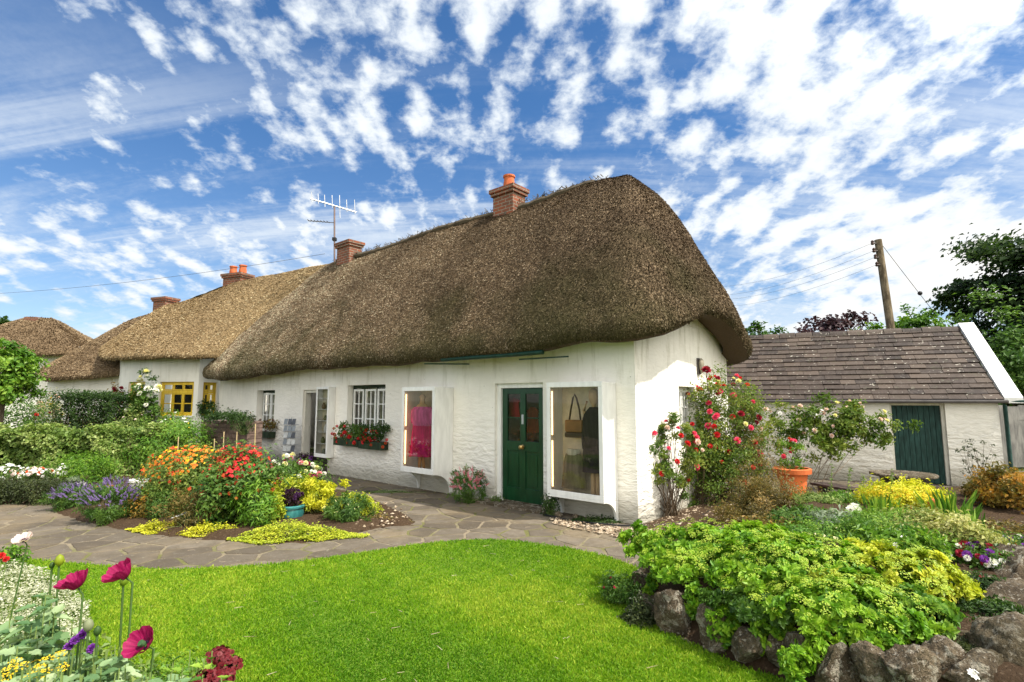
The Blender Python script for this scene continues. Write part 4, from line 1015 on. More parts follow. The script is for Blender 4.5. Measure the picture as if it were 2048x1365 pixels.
def pot(name, label, P, r, h, m, cat='pot', soil=True, prof=None, group=None):
    t = thing(name, P, label, cat, group); b = MB(); P = Vector(P)
    b.lathe(P, prof or [(r * .66, 0), (r * .72, h * .05), (r * .92, h * .78), (r * 1.03, h * .80), (r * 1.06, h * .98), (r, h), (r * .90, h), (r * .88, h * .86), (r * .01, h * .86)], 28); b.build('body', m, t, True)
    if soil: s = MB(); s.lathe(P, [(r * .87, h * .87), (r * .5, h * .9), (.005, h * .91)], 18); s.build('soil', M_SOIL, t, True)
    return t
def on_pot(t, P, **k): pass

# --- neighbouring cottages
def facet_wall(w, a, b, h, ops, seed=0, depth=.15):
    fn = frame((a.x, a.y, 0), (b - a)); ln = (Vector((b.x, b.y)) - Vector((a.x, a.y))).length
    q = MB(fn); wall_grid(q, ln, h, ops, depth, .6, seed=seed, lump=.008); o = len(w.V); w.V += q.V; w.Fc += [tuple(i + o for i in f) for f in q.Fc]; w.a += q.a
    return fn, ln
def neighbour_a():
    P = [at(470, 800, 18.6), at(437, 800, 17.3), at(395, 800, 16.75), at(300, 800, 17.0), at(238, 800, 18.3), at(225, 800, 22)]
    P = [Vector((p.x, p.y, 0)) for p in P]; t = thing('thatched_cottage', P[2], 'white neighbouring cottage with golden thatch and yellow bay windows', 'cottage')
    w = MB(); HT = 3.45
    def uof(a, b, px):
        d = ray(px, 800); e = (b - a); k = (a.x * d.y - a.y * d.x) / (d.x * e.y - d.y * e.x); return k * e.length
    PB = [P[5], Vector((P[5].x + 1.5, P[5].y + 3, 0)), Vector((P[0].x + 2, P[0].y + 5, 0)), P[0] + Vector((.4, 0, 0))]
    for i in range(3): facet_wall(w, PB[i], PB[i + 1], 2.8, [], 15 + i)
    facets = []
    for i, wins in ((0, []), (1, [(433, 405, 765, 832)]), (2, [(386, 318, 764, 832)]), (3, [(288, 255, 764, 832)]), (4, [])):
        a, b = P[i], P[i + 1]; ops = []
        for (x0, x1, y0, y1) in wins:
            u0, u1 = sorted((uof(a, b, x0), uof(a, b, x1))); Y = (a.y + b.y) / 2; ops.append((u0, u1, at(0, y1, Y).z, at(0, y0, Y).z))
        facets.append((facet_wall(w, a, b, HT, ops, i), ops))
    w.build('wall', M_WALLB, t, True)
    for (fl, ops) in facets:
        fn = fl[0]
        for (u0, u1, z0, z1) in ops:
            big = (u1 - u0) > .8; zt = z1 - (z1 - z0) * .30
            f = MB(fn); v = .07
            f.box(u0, u1, v, v + .06, z1 - .06, z1); f.box(u0, u1, v, v + .06, z0, z0 + .06); f.box(u0, u0 + .06, v + .001, v + .059, z0, z1); f.box(u1 - .06, u1, v + .001, v + .059, z0, z1); f.box(u0 + .06, u1 - .06, v - .01, v + .05, zt - .035, zt + .035)
            fo = f.build('window', M_YEL, t)
            n = 3 if big else 2
            for k in range(n):
                a = u0 + .06 + (u1 - u0 - .12) * k / n; b = u0 + .06 + (u1 - u0 - .12) * (k + 1) / n
                sash(fo, fn, a + .004, b - .004, z0 + .06, zt - .04, v - .005, 1, 2, M_YEL, rail=.04, bar=.03); sash(fo, fn, a + .004, b - .004, zt + .04, z1 - .06, v - .005, 1, 1, M_YEL, rail=.035)
            pane(fo, fn, u0 + .06, u1 - .06, z0 + .06, z1 - .06, v + .03); MB(fn).box(u0, u1, .5, .52, z0 - .2, z1 + .2).build('dark_inside', M_ROOM, fo)  # dark-coloured panel stands in for the unlit room behind the panes
            MB(fn).box(u0 - .06, u1 + .06, -.07, .10, z0 - .05, z0 - .004).build('window_sill', M_WHITE, fo, bevel=.006)
    st = [(at(705, 519, 16.1), at(520, 728, 16.8)), (at(640, 528, 16.8), at(470, 722, 16.4)), (at(585, 539, 17.5), at(425, 717, 16.2)), (at(520, 551, 18.2), at(385, 718, 16.15)), (at(462, 565, 18.9), at(320, 718, 16.3)), (at(410, 588, 19.6), at(262, 720, 16.9)),
          (at(360, 603, 20.3), at(222, 722, 17.9)), (at(340, 606, 20.6), at(205, 718, 19.0)), (at(335, 607, 20.8), at(215, 700, 21.5)), (at(345, 606, 21.0), at(330, 690, 24)), (at(462, 565, 19.2), at(470, 680, 22))]
    thatch('roof', st, M_TH2, t, 1.05, .22, 1100, 7, (.06, .008), inner=.5, back_from=lambda m: int(m * .8))
    c3 = at(474, 580, 19.2); brick_chimney(t, (c3.x, c3.y, 0), .85, .5, 4.9, at(474, 550, 19.2).z, 2, (-.93, .36))
    c4 = at(330, 620, 21.0); brick_chimney(t, (c4.x, c4.y, 0), .70, .5, 4.4, at(330, 597, 21.0).z, 0, (-.93, .36))
neighbour_a()
def neighbour_b():
    t = thing('thatched_cottage', Vector((at(160, 800, 20).x, 20, 0)), 'low white cottage end with brown thatch beside the dark clipped hedge', 'cottage')
    w = MB(); P = [at(285, 800, 19.2), at(160, 800, 20.0), at(92, 800, 21.0), at(92, 800, 24)]; P = [Vector((p.x, p.y, 0)) for p in P]
    for i in range(3): facet_wall(w, P[i], P[i + 1], 2.9, [], 11 + i)
    w.build('wall', M_WALLB, t, True)
    st = [(at(400, 606, 21.4), at(310, 748, 18.9)), (at(345, 612, 21.8), at(235, 752, 19.0)), (at(310, 622, 22.2), at(180, 757, 19.3)), (at(275, 634, 22.4), at(125, 761, 19.7)), (at(262, 640, 22.6), at(84, 762, 20.6)), (at(262, 640, 22.8), at(78, 752, 22.2)), (at(270, 638, 23), at(110, 740, 24.5)), (at(345, 622, 23), at(250, 730, 26))]
    thatch('roof', st, M_TH3, t, 1.0, .22, 900, 9, (.07, .009), inner=.6)
neighbour_b()
def neighbour_c():
    Y = 25.; t = thing('thatched_cottage', Vector((at(60, 800, Y).x, Y, 0)), 'far white cottage with a hipped thatched roof at the left edge', 'cottage')
    w = MB(); P = [at(140, 800, Y), at(-60, 800, Y), at(-80, 800, Y + 4)]; P = [Vector((p.x, p.y, 0)) for p in P]; Q = at(140, 800, Y); Q = Vector((Q.x + .6, Q.y + 5, 0))
    for a, b in ((Q, P[0]), (P[0], P[1]), (P[1], P[2])): facet_wall(w, a, b, 4.2, [], 21)
    w.build('wall', M_WALL, t, True)
    r0, r1 = at(102, 634, Y + 2.6), at(62, 632, Y + 2.6)
    st = [(r0, at(190, 690, Y + 6)), (r0, at(172, 700, Y + 2.4)), (r0, at(150, 710, Y - .3)), (r0.lerp(r1, .5), at(95, 712, Y - .6)), (r1, at(0, 712, Y - .6)), (r1, at(-75, 706, Y - .2)), (r1, at(-90, 690, Y + 3)), (r1, at(-60, 680, Y + 6))]
    thatch('roof', st, M_TH3, t, 1.0, .25, 500, 12, (.09, .012), inner=.7)
    m = MB(); p = at(68, 645, Y + 2.4); m.box(p.x - .3, p.x + .3, p.y - .25, p.y + .25, p.z - .6, p.z + .25); m.build('chimney', M_BRICK, t)
neighbour_c()

# --- the shed
SO = gp(2013, 979); SE = Vector((-.913, .406, 0)); S_ = frame(SO, SE)
def on_shed(px, py, v=0.):
    d = ray(px, py); n = Vector((SE.y, -SE.x, 0)); k = (SO.dot(n) + v) / d.dot(n); P = d * k + Vector((0, 0, H)); return (P - SO).dot(SE), P.z
def shed():
    t = thing('shed', SO, 'low white shed with a brown slate roof and a dark green door', 'shed')
    u0, u1 = on_shed(1890, 820)[0], on_shed(1779, 820)[0]; ez = 1.70; dz = 1.66; LEN = 7.4; W = 3.9
    w = MB(S_); wall_grid(w, LEN, ez, [(u0, u1, 0, dz - .03)], .22, .35, seed=31, lump=.03)
    w.add([(0, 0, 0), (0, W, 0), (0, W, ez), (0, W / 2, 3.30), (0, 0, ez)], [(0, 1, 2, 3, 4)]); w.add([(LEN, 0, 0), (LEN, W, 0), (LEN, W, ez), (LEN, W / 2, 3.3), (LEN, 0, ez)], [(0, 1, 2, 3, 4)]); w.add([(0, W, 0), (LEN, W, 0), (LEN, W, ez), (0, W, ez)], [(0, 1, 2, 3)])
    w.build('wall', M_SHEDW, t, True)
    zr = 3.36; R = random.Random(9); rows = 15; run = W / 2 + .12; rise = zr - ez + .0; sl = math.hypot(run, rise); cu, sn = run / sl, rise / sl
    r = MB(S_)
    r.cur = .3; r.add([(-.05, -.12, ez - .01), (LEN, -.12, ez - .01), (LEN, W / 2, zr - .01), (-.05, W / 2, zr - .01)], [(0, 1, 2, 3)]); r.add([(-.05, W + .12, ez), (LEN, W + .12, ez), (LEN, W / 2, zr), (-.05, W / 2, zr)], [(0, 1, 2, 3)])
    for i in range(rows):
        s0 = sl * i / rows - .005; s1 = s0 + sl / rows * 1.25; u = -.05 - (.15 if i % 2 else 0) + R.uniform(-.03, .03)
        while u < LEN:
            wd = R.uniform(.24, .40); a, b = max(u, -.05) + .003, min(u + wd, LEN) - .003; u += wd
            if b - a < .03: continue
            j = R.uniform(-.008, .008); lift = .026 + R.uniform(0, .014); r.cur = min(1, max(0, R.gauss(.5, .28)))
            def p(uu, s, o): return (uu, -.12 + s * cu - o * sn, ez + s * sn + o * cu)
            q0, q1 = s0 + j, min(s1, sl)
            r.add([p(a, q0, lift - .012), p(b, q0, lift - .012), p(b, q1, -.002), p(a, q1, -.002), p(a, q0, lift), p(b, q0, lift + R.uniform(-.003, .003)), p(b, q1, .008), p(a, q1, .008)],
                  [(0, 3, 2, 1), (4, 5, 6, 7), (0, 1, 5, 4), (1, 2, 6, 5), (2, 3, 7, 6), (3, 0, 4, 7)])
    ro = r.build('roof', M_SLATE, t)
    rt = MB(S_); u = -.08
    while u < LEN:
        rt.cur = R.random(); k = R.uniform(-.012, .012); rt.prism([(u, W / 2 - .14, zr - .085 + k), (u, W / 2 - .10, zr - .01 + k), (u, W / 2 - .03, zr + .045 + k), (u, W / 2 + .03, zr + .045 + k), (u, W / 2 + .12, zr - .06 + k)], (.36, 0, 0)); u += .375
    rt.build('ridge_tile', M_SLATE, ro)
    b = MB(S_); b.prism([(-.34, -.14, ez - .06), (-.34, -.14, ez + .05), (-.34, W / 2, zr + .11), (-.34, W / 2, zr - .0)], (.28, 0, 0)); b.prism([(-.34, W / 2, zr), (-.34, W / 2, zr + .11), (-.34, W + .12, ez + .05), (-.34, W + .12, ez - .06)], (.28, 0, 0)); b.build('verge_board', M_WHITE, t)
    d = MB(S_); n = 9
    for k in range(n): a = u0 + .05 + (u1 - u0 - .10) * k / n; d.box(a + .003, a + (u1 - u0 - .10) / n - .003, .13, .16, .02, dz - .07)
    d.box(u0 + .05, u1 - .05, .155, .17, .02, dz - .07); dd = d.build('door', M_TEALD, t, bevel=.003)
    f = MB(S_); f.box(u0, u0 + .05, .09, .18, 0, dz - .03); f.box(u1 - .05, u1, .09, .18, 0, dz - .03); f.box(u0 + .05, u1 - .05, .091, .179, dz - .07, dz - .03); f.build('door_frame', M_CREAM, t)
    g = MB(S_); g.tube([(-.1, -.17, ez - .03), (LEN, -.17, ez - .03)], .035, 8); g.build('gutter', M_DMET, t, True)
    g = MB(S_); g.tube([(-.42, -.12, ez - .02), (-.05, -.10, ez - .03), (-.08, -.06, ez - .12), (-.08, -.06, .05)], .035, 10); g.build('downpipe', M_TEALD, t, True)
shed()

# --- fence behind, low stone wall, utility pole and wires, aerial
def fence():
    o = at(1990, 800, 13.6); e = Vector((.98, .05, 0)).normalized(); t = thing('board_fence', (o.x, o.y, 0), 'grey upright board fence to the right behind the shed', 'fence')
    z1 = at(0, 812, 13.6).z; m = MB(); R = random.Random(2)
    for k in range(26): p = Vector((o.x, o.y, 0)) + e * k * .15; h = z1 + R.uniform(-.02, .02); m.box(p.x, p.x + .14, p.y, p.y + .02, .03, h)
    m.build('boards', M_FENCE, t)
    for z in (.4, 1.2): q = MB(); q.box(o.x, o.x + 3.9, o.y + .022, o.y + .07, z, z + .09); q.build('rail', M_FENCE, t)
fence()
def low_wall():
    a, b = at(400, 880, 13.2), at(494, 880, 12.4); a.z = b.z = 0; z = at(450, 842, 12.8).z; fn = frame(b, a - b); ln = (a - b).length
    m = MB(fn); R = random.Random(3); zz = 0.; 
    m.box(.02, ln - .02, .02, .38, 0, z - .02)
    while zz < z - .02:
        h = R.uniform(.09, .15); u = 0
        while u < ln - .02:
            w = R.uniform(.18, .35); m.box(u + .004, min(u + w, ln) - .004, R.uniform(-.015, .01), .40, zz + .004, min(zz + h, z) - .004); u += w
        zz += h
    tag(m.build('stone_wall', M_DSTONE, None, bevel=.008), 'low brown stone wall end topped with dark plants beside the white cottage', 'wall')
low_wall()
def pole():
    Y = 15.5; b, p = at(1782, 660, Y), at(1756, 480, Y); d = (p - b).normalized(); foot = b - d * (b.z / d.z); t = thing('utility_pole', foot, 'leaning wooden utility pole rising behind the slate roof', 'pole')
    m = MB(); m.tube([foot, foot.lerp(p, .5), p], [.125, .11, .095], 14); m.build('post', M_POLE, t, True)
    for k, y in enumerate((487, 502, 515, 530)):
        q = at(1745 + k * 3, y, Y - .1); a = at(1757 + k * 3, y + 1, Y); i = MB(); i.tube([a, q], .02, 6); i.build('insulator_arm', M_DMET, t); i = MB(); i.lathe(q, [(.03, -.05), (.05, -.02), (.035, .02), (.05, .05), (.02, .09)], 10); i.build('insulator', mat('brown_porcelain', (.06, .03, .02), .3) if 'brown_porcelain' not in MATS else MATS['brown_porcelain'], t, True)
    def wire(name, a, b_, sag, lab, r=.004, m_=M_DMET, cat='cable', g=None):
        pts = [a.lerp(b_, k / 16) - Vector((0, 0, sag * 4 * (k / 16) * (1 - k / 16))) for k in range(17)]; q = MB(); q.tube(pts, r, 5); return tag(q.build(name, m_, None), lab, cat, g)
    labs = ['topmost wire running left from the leaning pole', 'second wire down running left from the leaning pole', 'third wire down running left from the leaning pole', 'lowest wire running left from the leaning pole']
    for k, (y, ye) in enumerate(((487, 572), (502, 590), (515, 598), (530, 612))):
        wire('overhead_wire', at(1744 + k * 3, y, Y - .1), at(1380, ye, 30), .5, labs[k], g='wires on the leaning pole')
    s = wire('stay_wire', at(1764, 490, Y), at(1900, 665, Y + .5), .02, 'diagonal stay wire with a ball running down right of the pole', .008)
    q = MB(); q.lathe(at(1840, 587, Y + .3), [(.0, -.07), (.05, -.045), (.065, 0), (.05, .045), (0, .07)], 12); o = q.build('stay_ball', M_BLACK, None, True); o.parent = s
    wire('overhead_cable', at(650, 508, 16.0), at(-300, 590, 26), .5, 'thin cable crossing the sky left of the roof aerial', .006)
pole()
def aerial():
    Y = 16.2; t = thing('roof_aerial', at(668, 520, Y), 'metal roof aerial with a toothed boom on a thin mast beside the chimney', 'aerial')
    m = MB(); m.tube([at(669, 560, Y), at(669, 414, Y)], .028, 8); m.build('mast', mat('mast_metal', (.20, .14, .13), .5), t, True)
    m = MB(); a, b = at(621, 398, Y - .3), at(712, 425, Y + .3); m.tube([a, b], .022, 8); m.build('boom', M_METAL, t)
    for k, (px, y0, y1) in enumerate(((623, 384, 404), (636, 388, 408), (649, 390, 414), (664, 391, 416), (679, 391, 436), (693, 400, 424), (709, 400, 428))):
        Yk = Y - .3 + .6 * (px - 621) / 91; e = MB(); e.tube([at(px, y0, Yk), at(px + 1, y1, Yk)], .012, 6); e.build('element', M_METAL, t)
    m = MB(); a, b = at(669, 446, Y), at(616, 442, Y - .2); m.tube([a, b], .012, 6); m.build('small_boom', M_DMET, t)
    for k in range(7): q = a.lerp(b, .25 + k * .12); e = MB(); e.tube([q - Vector((0, .12, 0)), q + Vector((0, .12, .02))], .01, 5); e.build('small_element', M_DMET, t)
    m = MB(); p = at(669, 479, Y); m.box(p.x - .06, p.x + .06, p.y - .06, p.y + .06, p.z - .05, p.z + .05); m.build('junction_box', M_BLACK, t, bevel=.01)
aerial()

# ------------------------------------------------------------------ rocks
def rock(P, r, label, seed=0, group='rocks edging the raised bed', name='rock', sub=5):
    import bmesh
    bm = bmesh.new(); bmesh.ops.create_icosphere(bm, subdivisions=sub, radius=1)
    R = random.Random(seed); o = Vector((R.uniform(-50, 50), R.uniform(-50, 50), R.uniform(-50, 50))); q = Matrix.Rotation(R.uniform(0, 6.28), 3, 'Z') @ Matrix.Rotation(R.uniform(-.3, .3), 3, 'X')
    cuts = [(Vector((R.gauss(0, 1), R.gauss(0, 1), R.gauss(0, 1))).normalized(), R.uniform(.50, .80)) for _ in range(8)]
    for v in bm.verts:
        d = v.co.normalized(); p = d * (1 + .16 * mnoise.noise(d * 1.3 + o))
        for n, c in cuts:
            k = p.dot(n)
            if k > c: p = p - n * (k - c) * .96
        p = p * (1 + .09 * mnoise.noise(d * 3 + o) + .06 * mnoise.noise(d * 7 + o) + .035 * mnoise.noise(d * 16 + o) + .018 * mnoise.noise(d * 34 + o)); p = q @ p
        v.co = Vector((p.x * r[0], p.y * r[1], p.z * r[2]))
    me = bpy.data.meshes.new(name); bm.to_mesh(me); bm.free(); me.polygons.foreach_set('use_smooth', [True] * len(me.polygons)); me.materials.append(M_ROCK)
    ob = link(bpy.data.objects.new(name, me)); ob.location = P; return tag(ob, label, 'rock', group)
def prock(px, py, Y, wpx, hpx, label, seed, dr=.8, sub=5, g='rocks edging the raised bed'):
    s = Y / F / math.cos(math.atan(abs(px - 1024) / F)) ** .5; p = at(px, py, Y); rock(p, (wpx * s / 2, wpx * s / 2 * dr, hpx * s / 2), label, seed, g, sub=sub)
for i, (px, py, Y, w, h, lb) in enumerate([
    (1290, 1160, 5.05, 70, 75, 'dark mossy rock at the tip of the raised bed nearest the path'), (1300, 1200, 4.75, 85, 80, 'brown rock behind the tip of the raised bed'),
    (1352, 1222, 4.15, 92, 108, 'large pale lichened boulder standing out on the lawn edge'), (1310, 1232, 4.35, 62, 60, 'low shaded rock left of the large pale boulder'),
    (1428, 1255, 3.85, 74, 96, 'upright brown rock right of the large pale boulder'), (1490, 1290, 3.62, 66, 60, 'half hidden rock under the bright green clump'),
    (1560, 1292, 3.55, 62, 66, 'small pale topped rock beneath trailing green leaves'), (1612, 1305, 3.42, 70, 90, 'tall narrow rock with trailing leaves beside it'),
    (1668, 1335, 3.25, 96, 84, 'broad brown rock at the bottom edge of the picture left of the pointed one'), (1748, 1338, 3.12, 84, 88, 'dark rough rock at the bottom edge between broad and pointed rocks'),
    (1822, 1336, 3.0, 92, 90, 'pointed pale rock with flat lit face at the bottom right'), (1890, 1330, 3.05, 84, 80, 'rounded pale rock right of the pointed rock'),
    (1880, 1290, 3.4, 70, 46, 'small greenish rock behind the rounded pale rock')]):
    prock(px, py, Y, w * 1.0, h * 1.02, lb, 40 + i)
for i, (px, py, Y, w, h, dr, lb) in enumerate([
    (2045, 1150, 4.4, 190, 84, .9, 'large grey boulder at the right edge below the flowers'), (1965, 1192, 4.1, 125, 62, .8, 'grey rock under the crimson flowers'),
    (2060, 1222, 3.75, 170, 84, .8, 'smooth grey rock at the right edge between two boulders'), (1985, 1258, 3.55, 120, 70, .8, 'speckled rock in the middle of the right hand boulders'),
    (2050, 1318, 3.1, 170, 130, .8, 'big lichened boulder in the bottom right corner'), (1962, 1352, 2.95, 118, 84, .8, 'low brown boulder in front of the bottom right corner boulder'),
    (1926, 1300, 3.3, 84, 60, .8, 'small pale rock behind the rounded pale edging rock')]):
    prock(px, py, Y, w, h, lb, 70 + i, dr, 5, 'boulders at the right')
def at_foot(px, py): return gp(px, py)
for i, (px, py, s, lb) in enumerate([(1118, 1036, .06, 'pale rounded stone at the wall foot under the right display window'), (1150, 1040, .045, 'small brown stone at the wall foot under the right display window'), (1090, 1032, .05, 'grey stone by the small dark plant beside the green door')]):
    rock(gp(px, py) + Vector((0, 0, .05)), (s, s, s * .8), lb, 90 + i, 'stones at the wall foot', sub=3)

# ------------------------------------------------------------------ trees and far foliage
tree('dark_tree', 'dark green broad tree at the right edge above the shed', 2098, 21., 440, 320, 480, 'tree', .21, 60000, 1, .75, 260, .085)
tree('pale_tree', 'bright green leafy tree between the shed gable and the dark tree', 2010, 18., 625, 210, 260, 'mid', .17, 9000, 2, .6, 90, .12)
tree('copper_tree', 'dark purple leaved tree showing over the slate roof', 1655, 30., 632, 150, 110, 'purple', .26, 3800, 3, .7, 60, .14)
tree('green_tree', 'small green treetop showing over the slate roof right of the pole', 1835, 27., 622, 110, 90, 'fresh', .22, 2600, 4, .6, 40, .14, 'treetops behind the slate roof')
tree('green_tree', 'small green treetop just right of the thatched gable', 1520, 27., 652, 90, 80, 'mid', .22, 2200, 5, .6, 36, .14, 'treetops behind the slate roof')
tree('green_tree', 'pale green treetop between the purple tree and the pole', 1722, 29., 645, 66, 80, 'fresh', .2, 1600, 6, .6, 30, .14, 'treetops behind the slate roof')
tree('green_tree', 'dark far treetop at the left edge above the far cottage', 0, 45., 636, 90, 110, 'dark', .5, 2500, 7, .6, 40, .14)
tree('leafy_tree', 'bushy bright green small tree at the left edge', 0, 13.5, 672, 125, 150, 'fresh', .11, 6500, 8, .7, 70, .13)

# ------------------------------------------------------------------ left background planting
def bx(name, label, px0, px1, Y, py_top, h0, d, lm, n, leaf, seed, cat='hedge', bl=(), asp=.6, hexa=False, lump=.08, Y2=None):
    """clipped or rambling hedge with a boxy body of leaves"""
    R = np.random.default_rng(seed); Y2 = Y2 or Y; a = at(px0, py_top, Y); b = at(px1, py_top, Y2); z1 = (a.z + b.z) / 2
    base = Vector(((a.x + b.x) / 2, (Y + Y2) / 2, 0)); t = thing(name, base, label, cat); u = R.uniform(0, 1, n); f = R.uniform(0, 1, n)
    A = np.array([a.x, a.y, 0]); B = np.array([b.x, b.y, 0])
    face = R.uniform(0, 1, n); side = face < .62; vv = np.where(side, R.uniform(0, d * .22, n), R.uniform(0, d, n)); zz = np.where(side, h0 + (z1 - h0) * R.uniform(0, 1, n) ** .85, z1 - R.uniform(0, .10, n) * (z1 - h0))
    lp = lump * (np.sin(u * 23 + zz * 4) + np.sin(u * 51 + zz * 9 + 1) * .6 + np.sin(zz * 13 + u * 7) * .5)
    P = A + (B - A) * u[:, None]; P = P + np.stack([np.zeros(n), vv - lp, zz + lp * .7 * (~side)], 1) + R.normal(0, .02, (n, 3))
    out = np.where(side[:, None], np.array([0, -1, .25]), np.array([0, -.2, 1.])) * np.ones((n, 1))
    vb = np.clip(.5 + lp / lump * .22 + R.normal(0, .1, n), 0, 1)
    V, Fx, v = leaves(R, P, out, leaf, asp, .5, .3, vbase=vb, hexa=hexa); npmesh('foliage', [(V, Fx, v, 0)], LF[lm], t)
    m = MB(); q = .12; m.prism([(a.x + q, a.y + q, .0), (b.x - q, b.y + q, .0), (b.x - q, b.y + d - q, .0), (a.x + q, a.y + d - q, .0)], (0, 0, z1 - .16)); 
    R2 = np.random.default_rng(seed + 1); k = 160; X0 = R2.uniform(0, 1, k)[:, None]; p0 = A + (B - A) * X0 + np.stack([0 * X0[:, 0], R2.uniform(.1, d * .8, k), 0 * X0[:, 0]], 1); p1 = p0 + R2.normal(0, .12, (k, 3)); p1[:, 2] = R2.uniform(h0 + .3 * (z1 - h0), z1 - .05, k)
    V, Fx = stems_np(p0, p1, .012, .004, .05, R2); npmesh('branches', [(V, Fx, .4, 0)], LF['twig'], t)
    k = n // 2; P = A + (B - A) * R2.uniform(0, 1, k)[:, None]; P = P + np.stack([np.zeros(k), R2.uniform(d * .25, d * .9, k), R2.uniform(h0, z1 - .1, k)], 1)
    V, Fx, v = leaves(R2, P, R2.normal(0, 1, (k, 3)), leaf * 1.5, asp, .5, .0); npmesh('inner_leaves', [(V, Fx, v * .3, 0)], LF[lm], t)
    for (kind, pm, c, s) in bl:
        uu = R2.uniform(0, 1, c)[:, None]; P = A + (B - A) * uu; P = P + np.stack([np.zeros(c), R2.uniform(-.06, .02, c), R2.uniform(h0, z1 + .05, c)], 1)
        bloom_parts('bloom', kind, P, unit(R2.normal(0, .3, (c, 3)) + np.array([0, -1, .3])), s * R2.uniform(.7, 1.2, c), R2, PT[pm], t)
    return t
bx('clipped_hedge', 'dark green clipped hedge in front of the low thatched cottage end', 102, 232, 16.0, 786, 0, 1.0, 'dark', 9000, .055, 101)
bx('ivy_hedge', 'long rambling yellow green ivy hedge across the left of the garden', -160, 330, 11.6, 862, 0, .9, 'ivy', 16000, .075, 102, asp=.8, hexa=True, lump=.12, Y2=12.2)
bx('low_hedge', 'low olive green clipped hedge by the path at the left edge', -200, 122, 8.9, 968, 0, .5, 'moss', 9000, .035, 103, lump=.04)
pbush('shrub', 'bright green feathery shrub behind the orange flowers and canes', 'shrub', 335, 950, 838, 150, .8, lm='fresh', n=7000, leaf=.075, asp=.35, seed=1, shoots=70)
pbush('shrub', 'lime green low shrub at the foot of the ivy hedge', 'shrub', 158, 972, 908, 125, .7, lm='fresh', n=4000, leaf=.055, asp=.4, seed=2)
pbush('shrub', 'green shrub rambling over the left end of the ivy hedge', 'shrub', 40, 915, 795, 150, .8, lm='mid', n=5500, leaf=.07, seed=3, blooms=[('ball', 'red', 8, .05, True, -.2)])
pbush('rose_bush', 'peach and yellow rose clambering beside the clipped hedge', 'rose', 92, 905, 790, 52, .8, lm='varieg', n=2400, leaf=.06, seed=4, blooms=[('ball', 'pale', 26, .06, True, -.5), ('ball', 'yellow', 8, .05, True, -.5)])
pbush('shrub', 'rounded yellow green shrub in front of the clipped hedge', 'shrub', 175, 905, 836, 110, .8, lm='lime', n=3500, leaf=.06, seed=5)
pbush('shrub', 'mixed green shrub below the yellow bay windows', 'shrub', 270, 915, 825, 120, .8, lm='ivy', n=4500, leaf=.06, seed=6, blooms=[('disc', 'pale', 10, .04, True, -.2)])
bush('climbing_rose', 'white climbing rose growing up the bay between yellow windows', 'rose', Vector((at(290, 800, 16.3).x, 16.3, 0)), .95, .5, at(290, 748, 16.3).z, 'mid', .10, 2600, seed=7, shoots=40, spread=.10, lift=.6, low=1, blooms=[('ball', 'white', 14, .10, True, -.6), ('ball', 'cream', 6, .10, True, .3)])
bush('shrub', 'small dark round shrub beneath the left yellow window', 'shrub', Vector((at(262, 800, 16.8).x, 16.8, 0)), .75, .5, at(262, 802, 16.8).z, 'dark', .08, 1500, seed=8)
bush('climbing_rose', 'dark red climbing rose on the corner left of the bay', 'rose', Vector((at(231, 800, 17.6).x, 17.6, 0)), .5, .4, at(231, 765, 17.6).z, 'bronze', .08, 700, seed=9, shoots=20, lift=.6, blooms=[('ball', 'crimson', 14, .11, True, -.6)])
bush('shrub', 'green plant with white and yellow specks below the wide yellow window', 'shrub', Vector((at(352, 800, 16.0).x, 16.0, 0)), 1.3, .5, at(352, 828, 16.0).z, 'fresh', .07, 2600, seed=10, blooms=[('disc', 'white', 16, .05, True, 0), ('disc', 'yellow', 12, .05, True, 0)])
bush('pot_plant', 'dark leafy plant on the sill of the small open yellow window', 'plant', at(412, 832, 16.8), .48, .25, .48, 'dark', .08, 500, seed=11, stem=False)
bush('shrub', 'dark trailing plant growing along the top of the low brown wall', 'shrub', at(448, 846, 12.6), 1.15, .5, .30, 'dark', .05, 2200, seed=12, stem=False, lift=.3)
bush('shrub', 'wispy dark shrub at the right end of the low brown wall', 'shrub', at(487, 870, 12.3), .55, .4, .58, 'tree', .04, 700, seed=13, shoots=50, spread=.05)
# trough, planters, lavender
def trough(px, py, Y, w, d, h, m, label, z=0.):
    p = at(px, py, Y); z = p.z - h; t = thing('planter', (p.x, p.y, z), label, 'planter'); b = MB(); x0, x1, y0, y1 = p.x - w / 2, p.x + w / 2, p.y - d / 2, p.y + d / 2; k = .03
    b.box(x0, x1, y0, y0 + k, z, z + h); b.box(x0, x1, y1 - k, y1, z, z + h); b.box(x0, x0 + k, y0 + k, y1 - k, z, z + h); b.box(x1 - k, x1, y0 + k, y1 - k, z, z + h)
    b.build('box', m, t, bevel=.006); s = MB(); s.box(x0 + k, x1 - k, y0 + k, y1 - k, z + .01, z + h - .03); s.build('soil', M_SOIL, t); return t
trough(62, 960, 9.9, .75, .30, .35, M_DWOOD, 'dark wooden trough of white and salmon flowers at the left')
bush('bedding_plant', 'white and salmon flowers filling the dark wooden trough', 'flowers', at(62, 958, 9.9), .8, .4, .20, 'mid', .04, 900, seed=14, blooms=[('disc', 'pale', 40, .035, True, 0), ('disc', 'rust', 14, .035, True, 0), ('disc', 'white', 50, .03, True, -.5)])
pbush('bedding_plant', 'white starry flowers at the left edge by the low hedge', 'flowers', 12, 985, 930, 70, .7, lm='mid', n=900, leaf=.04, seed=15, blooms=[('disc', 'white', 60, .035, True, -.4)])
pbush('bedding_plant', 'white starry flowers right of the dark wooden trough', 'flowers', 118, 975, 930, 50, .7, lm='mid', n=700, leaf=.04, seed=16, blooms=[('disc', 'white', 40, .032, True, -.4)])
trough(146, 966, 9.5, .28, .24, .20, M_PWHITE, 'square white planter behind the left lavender')
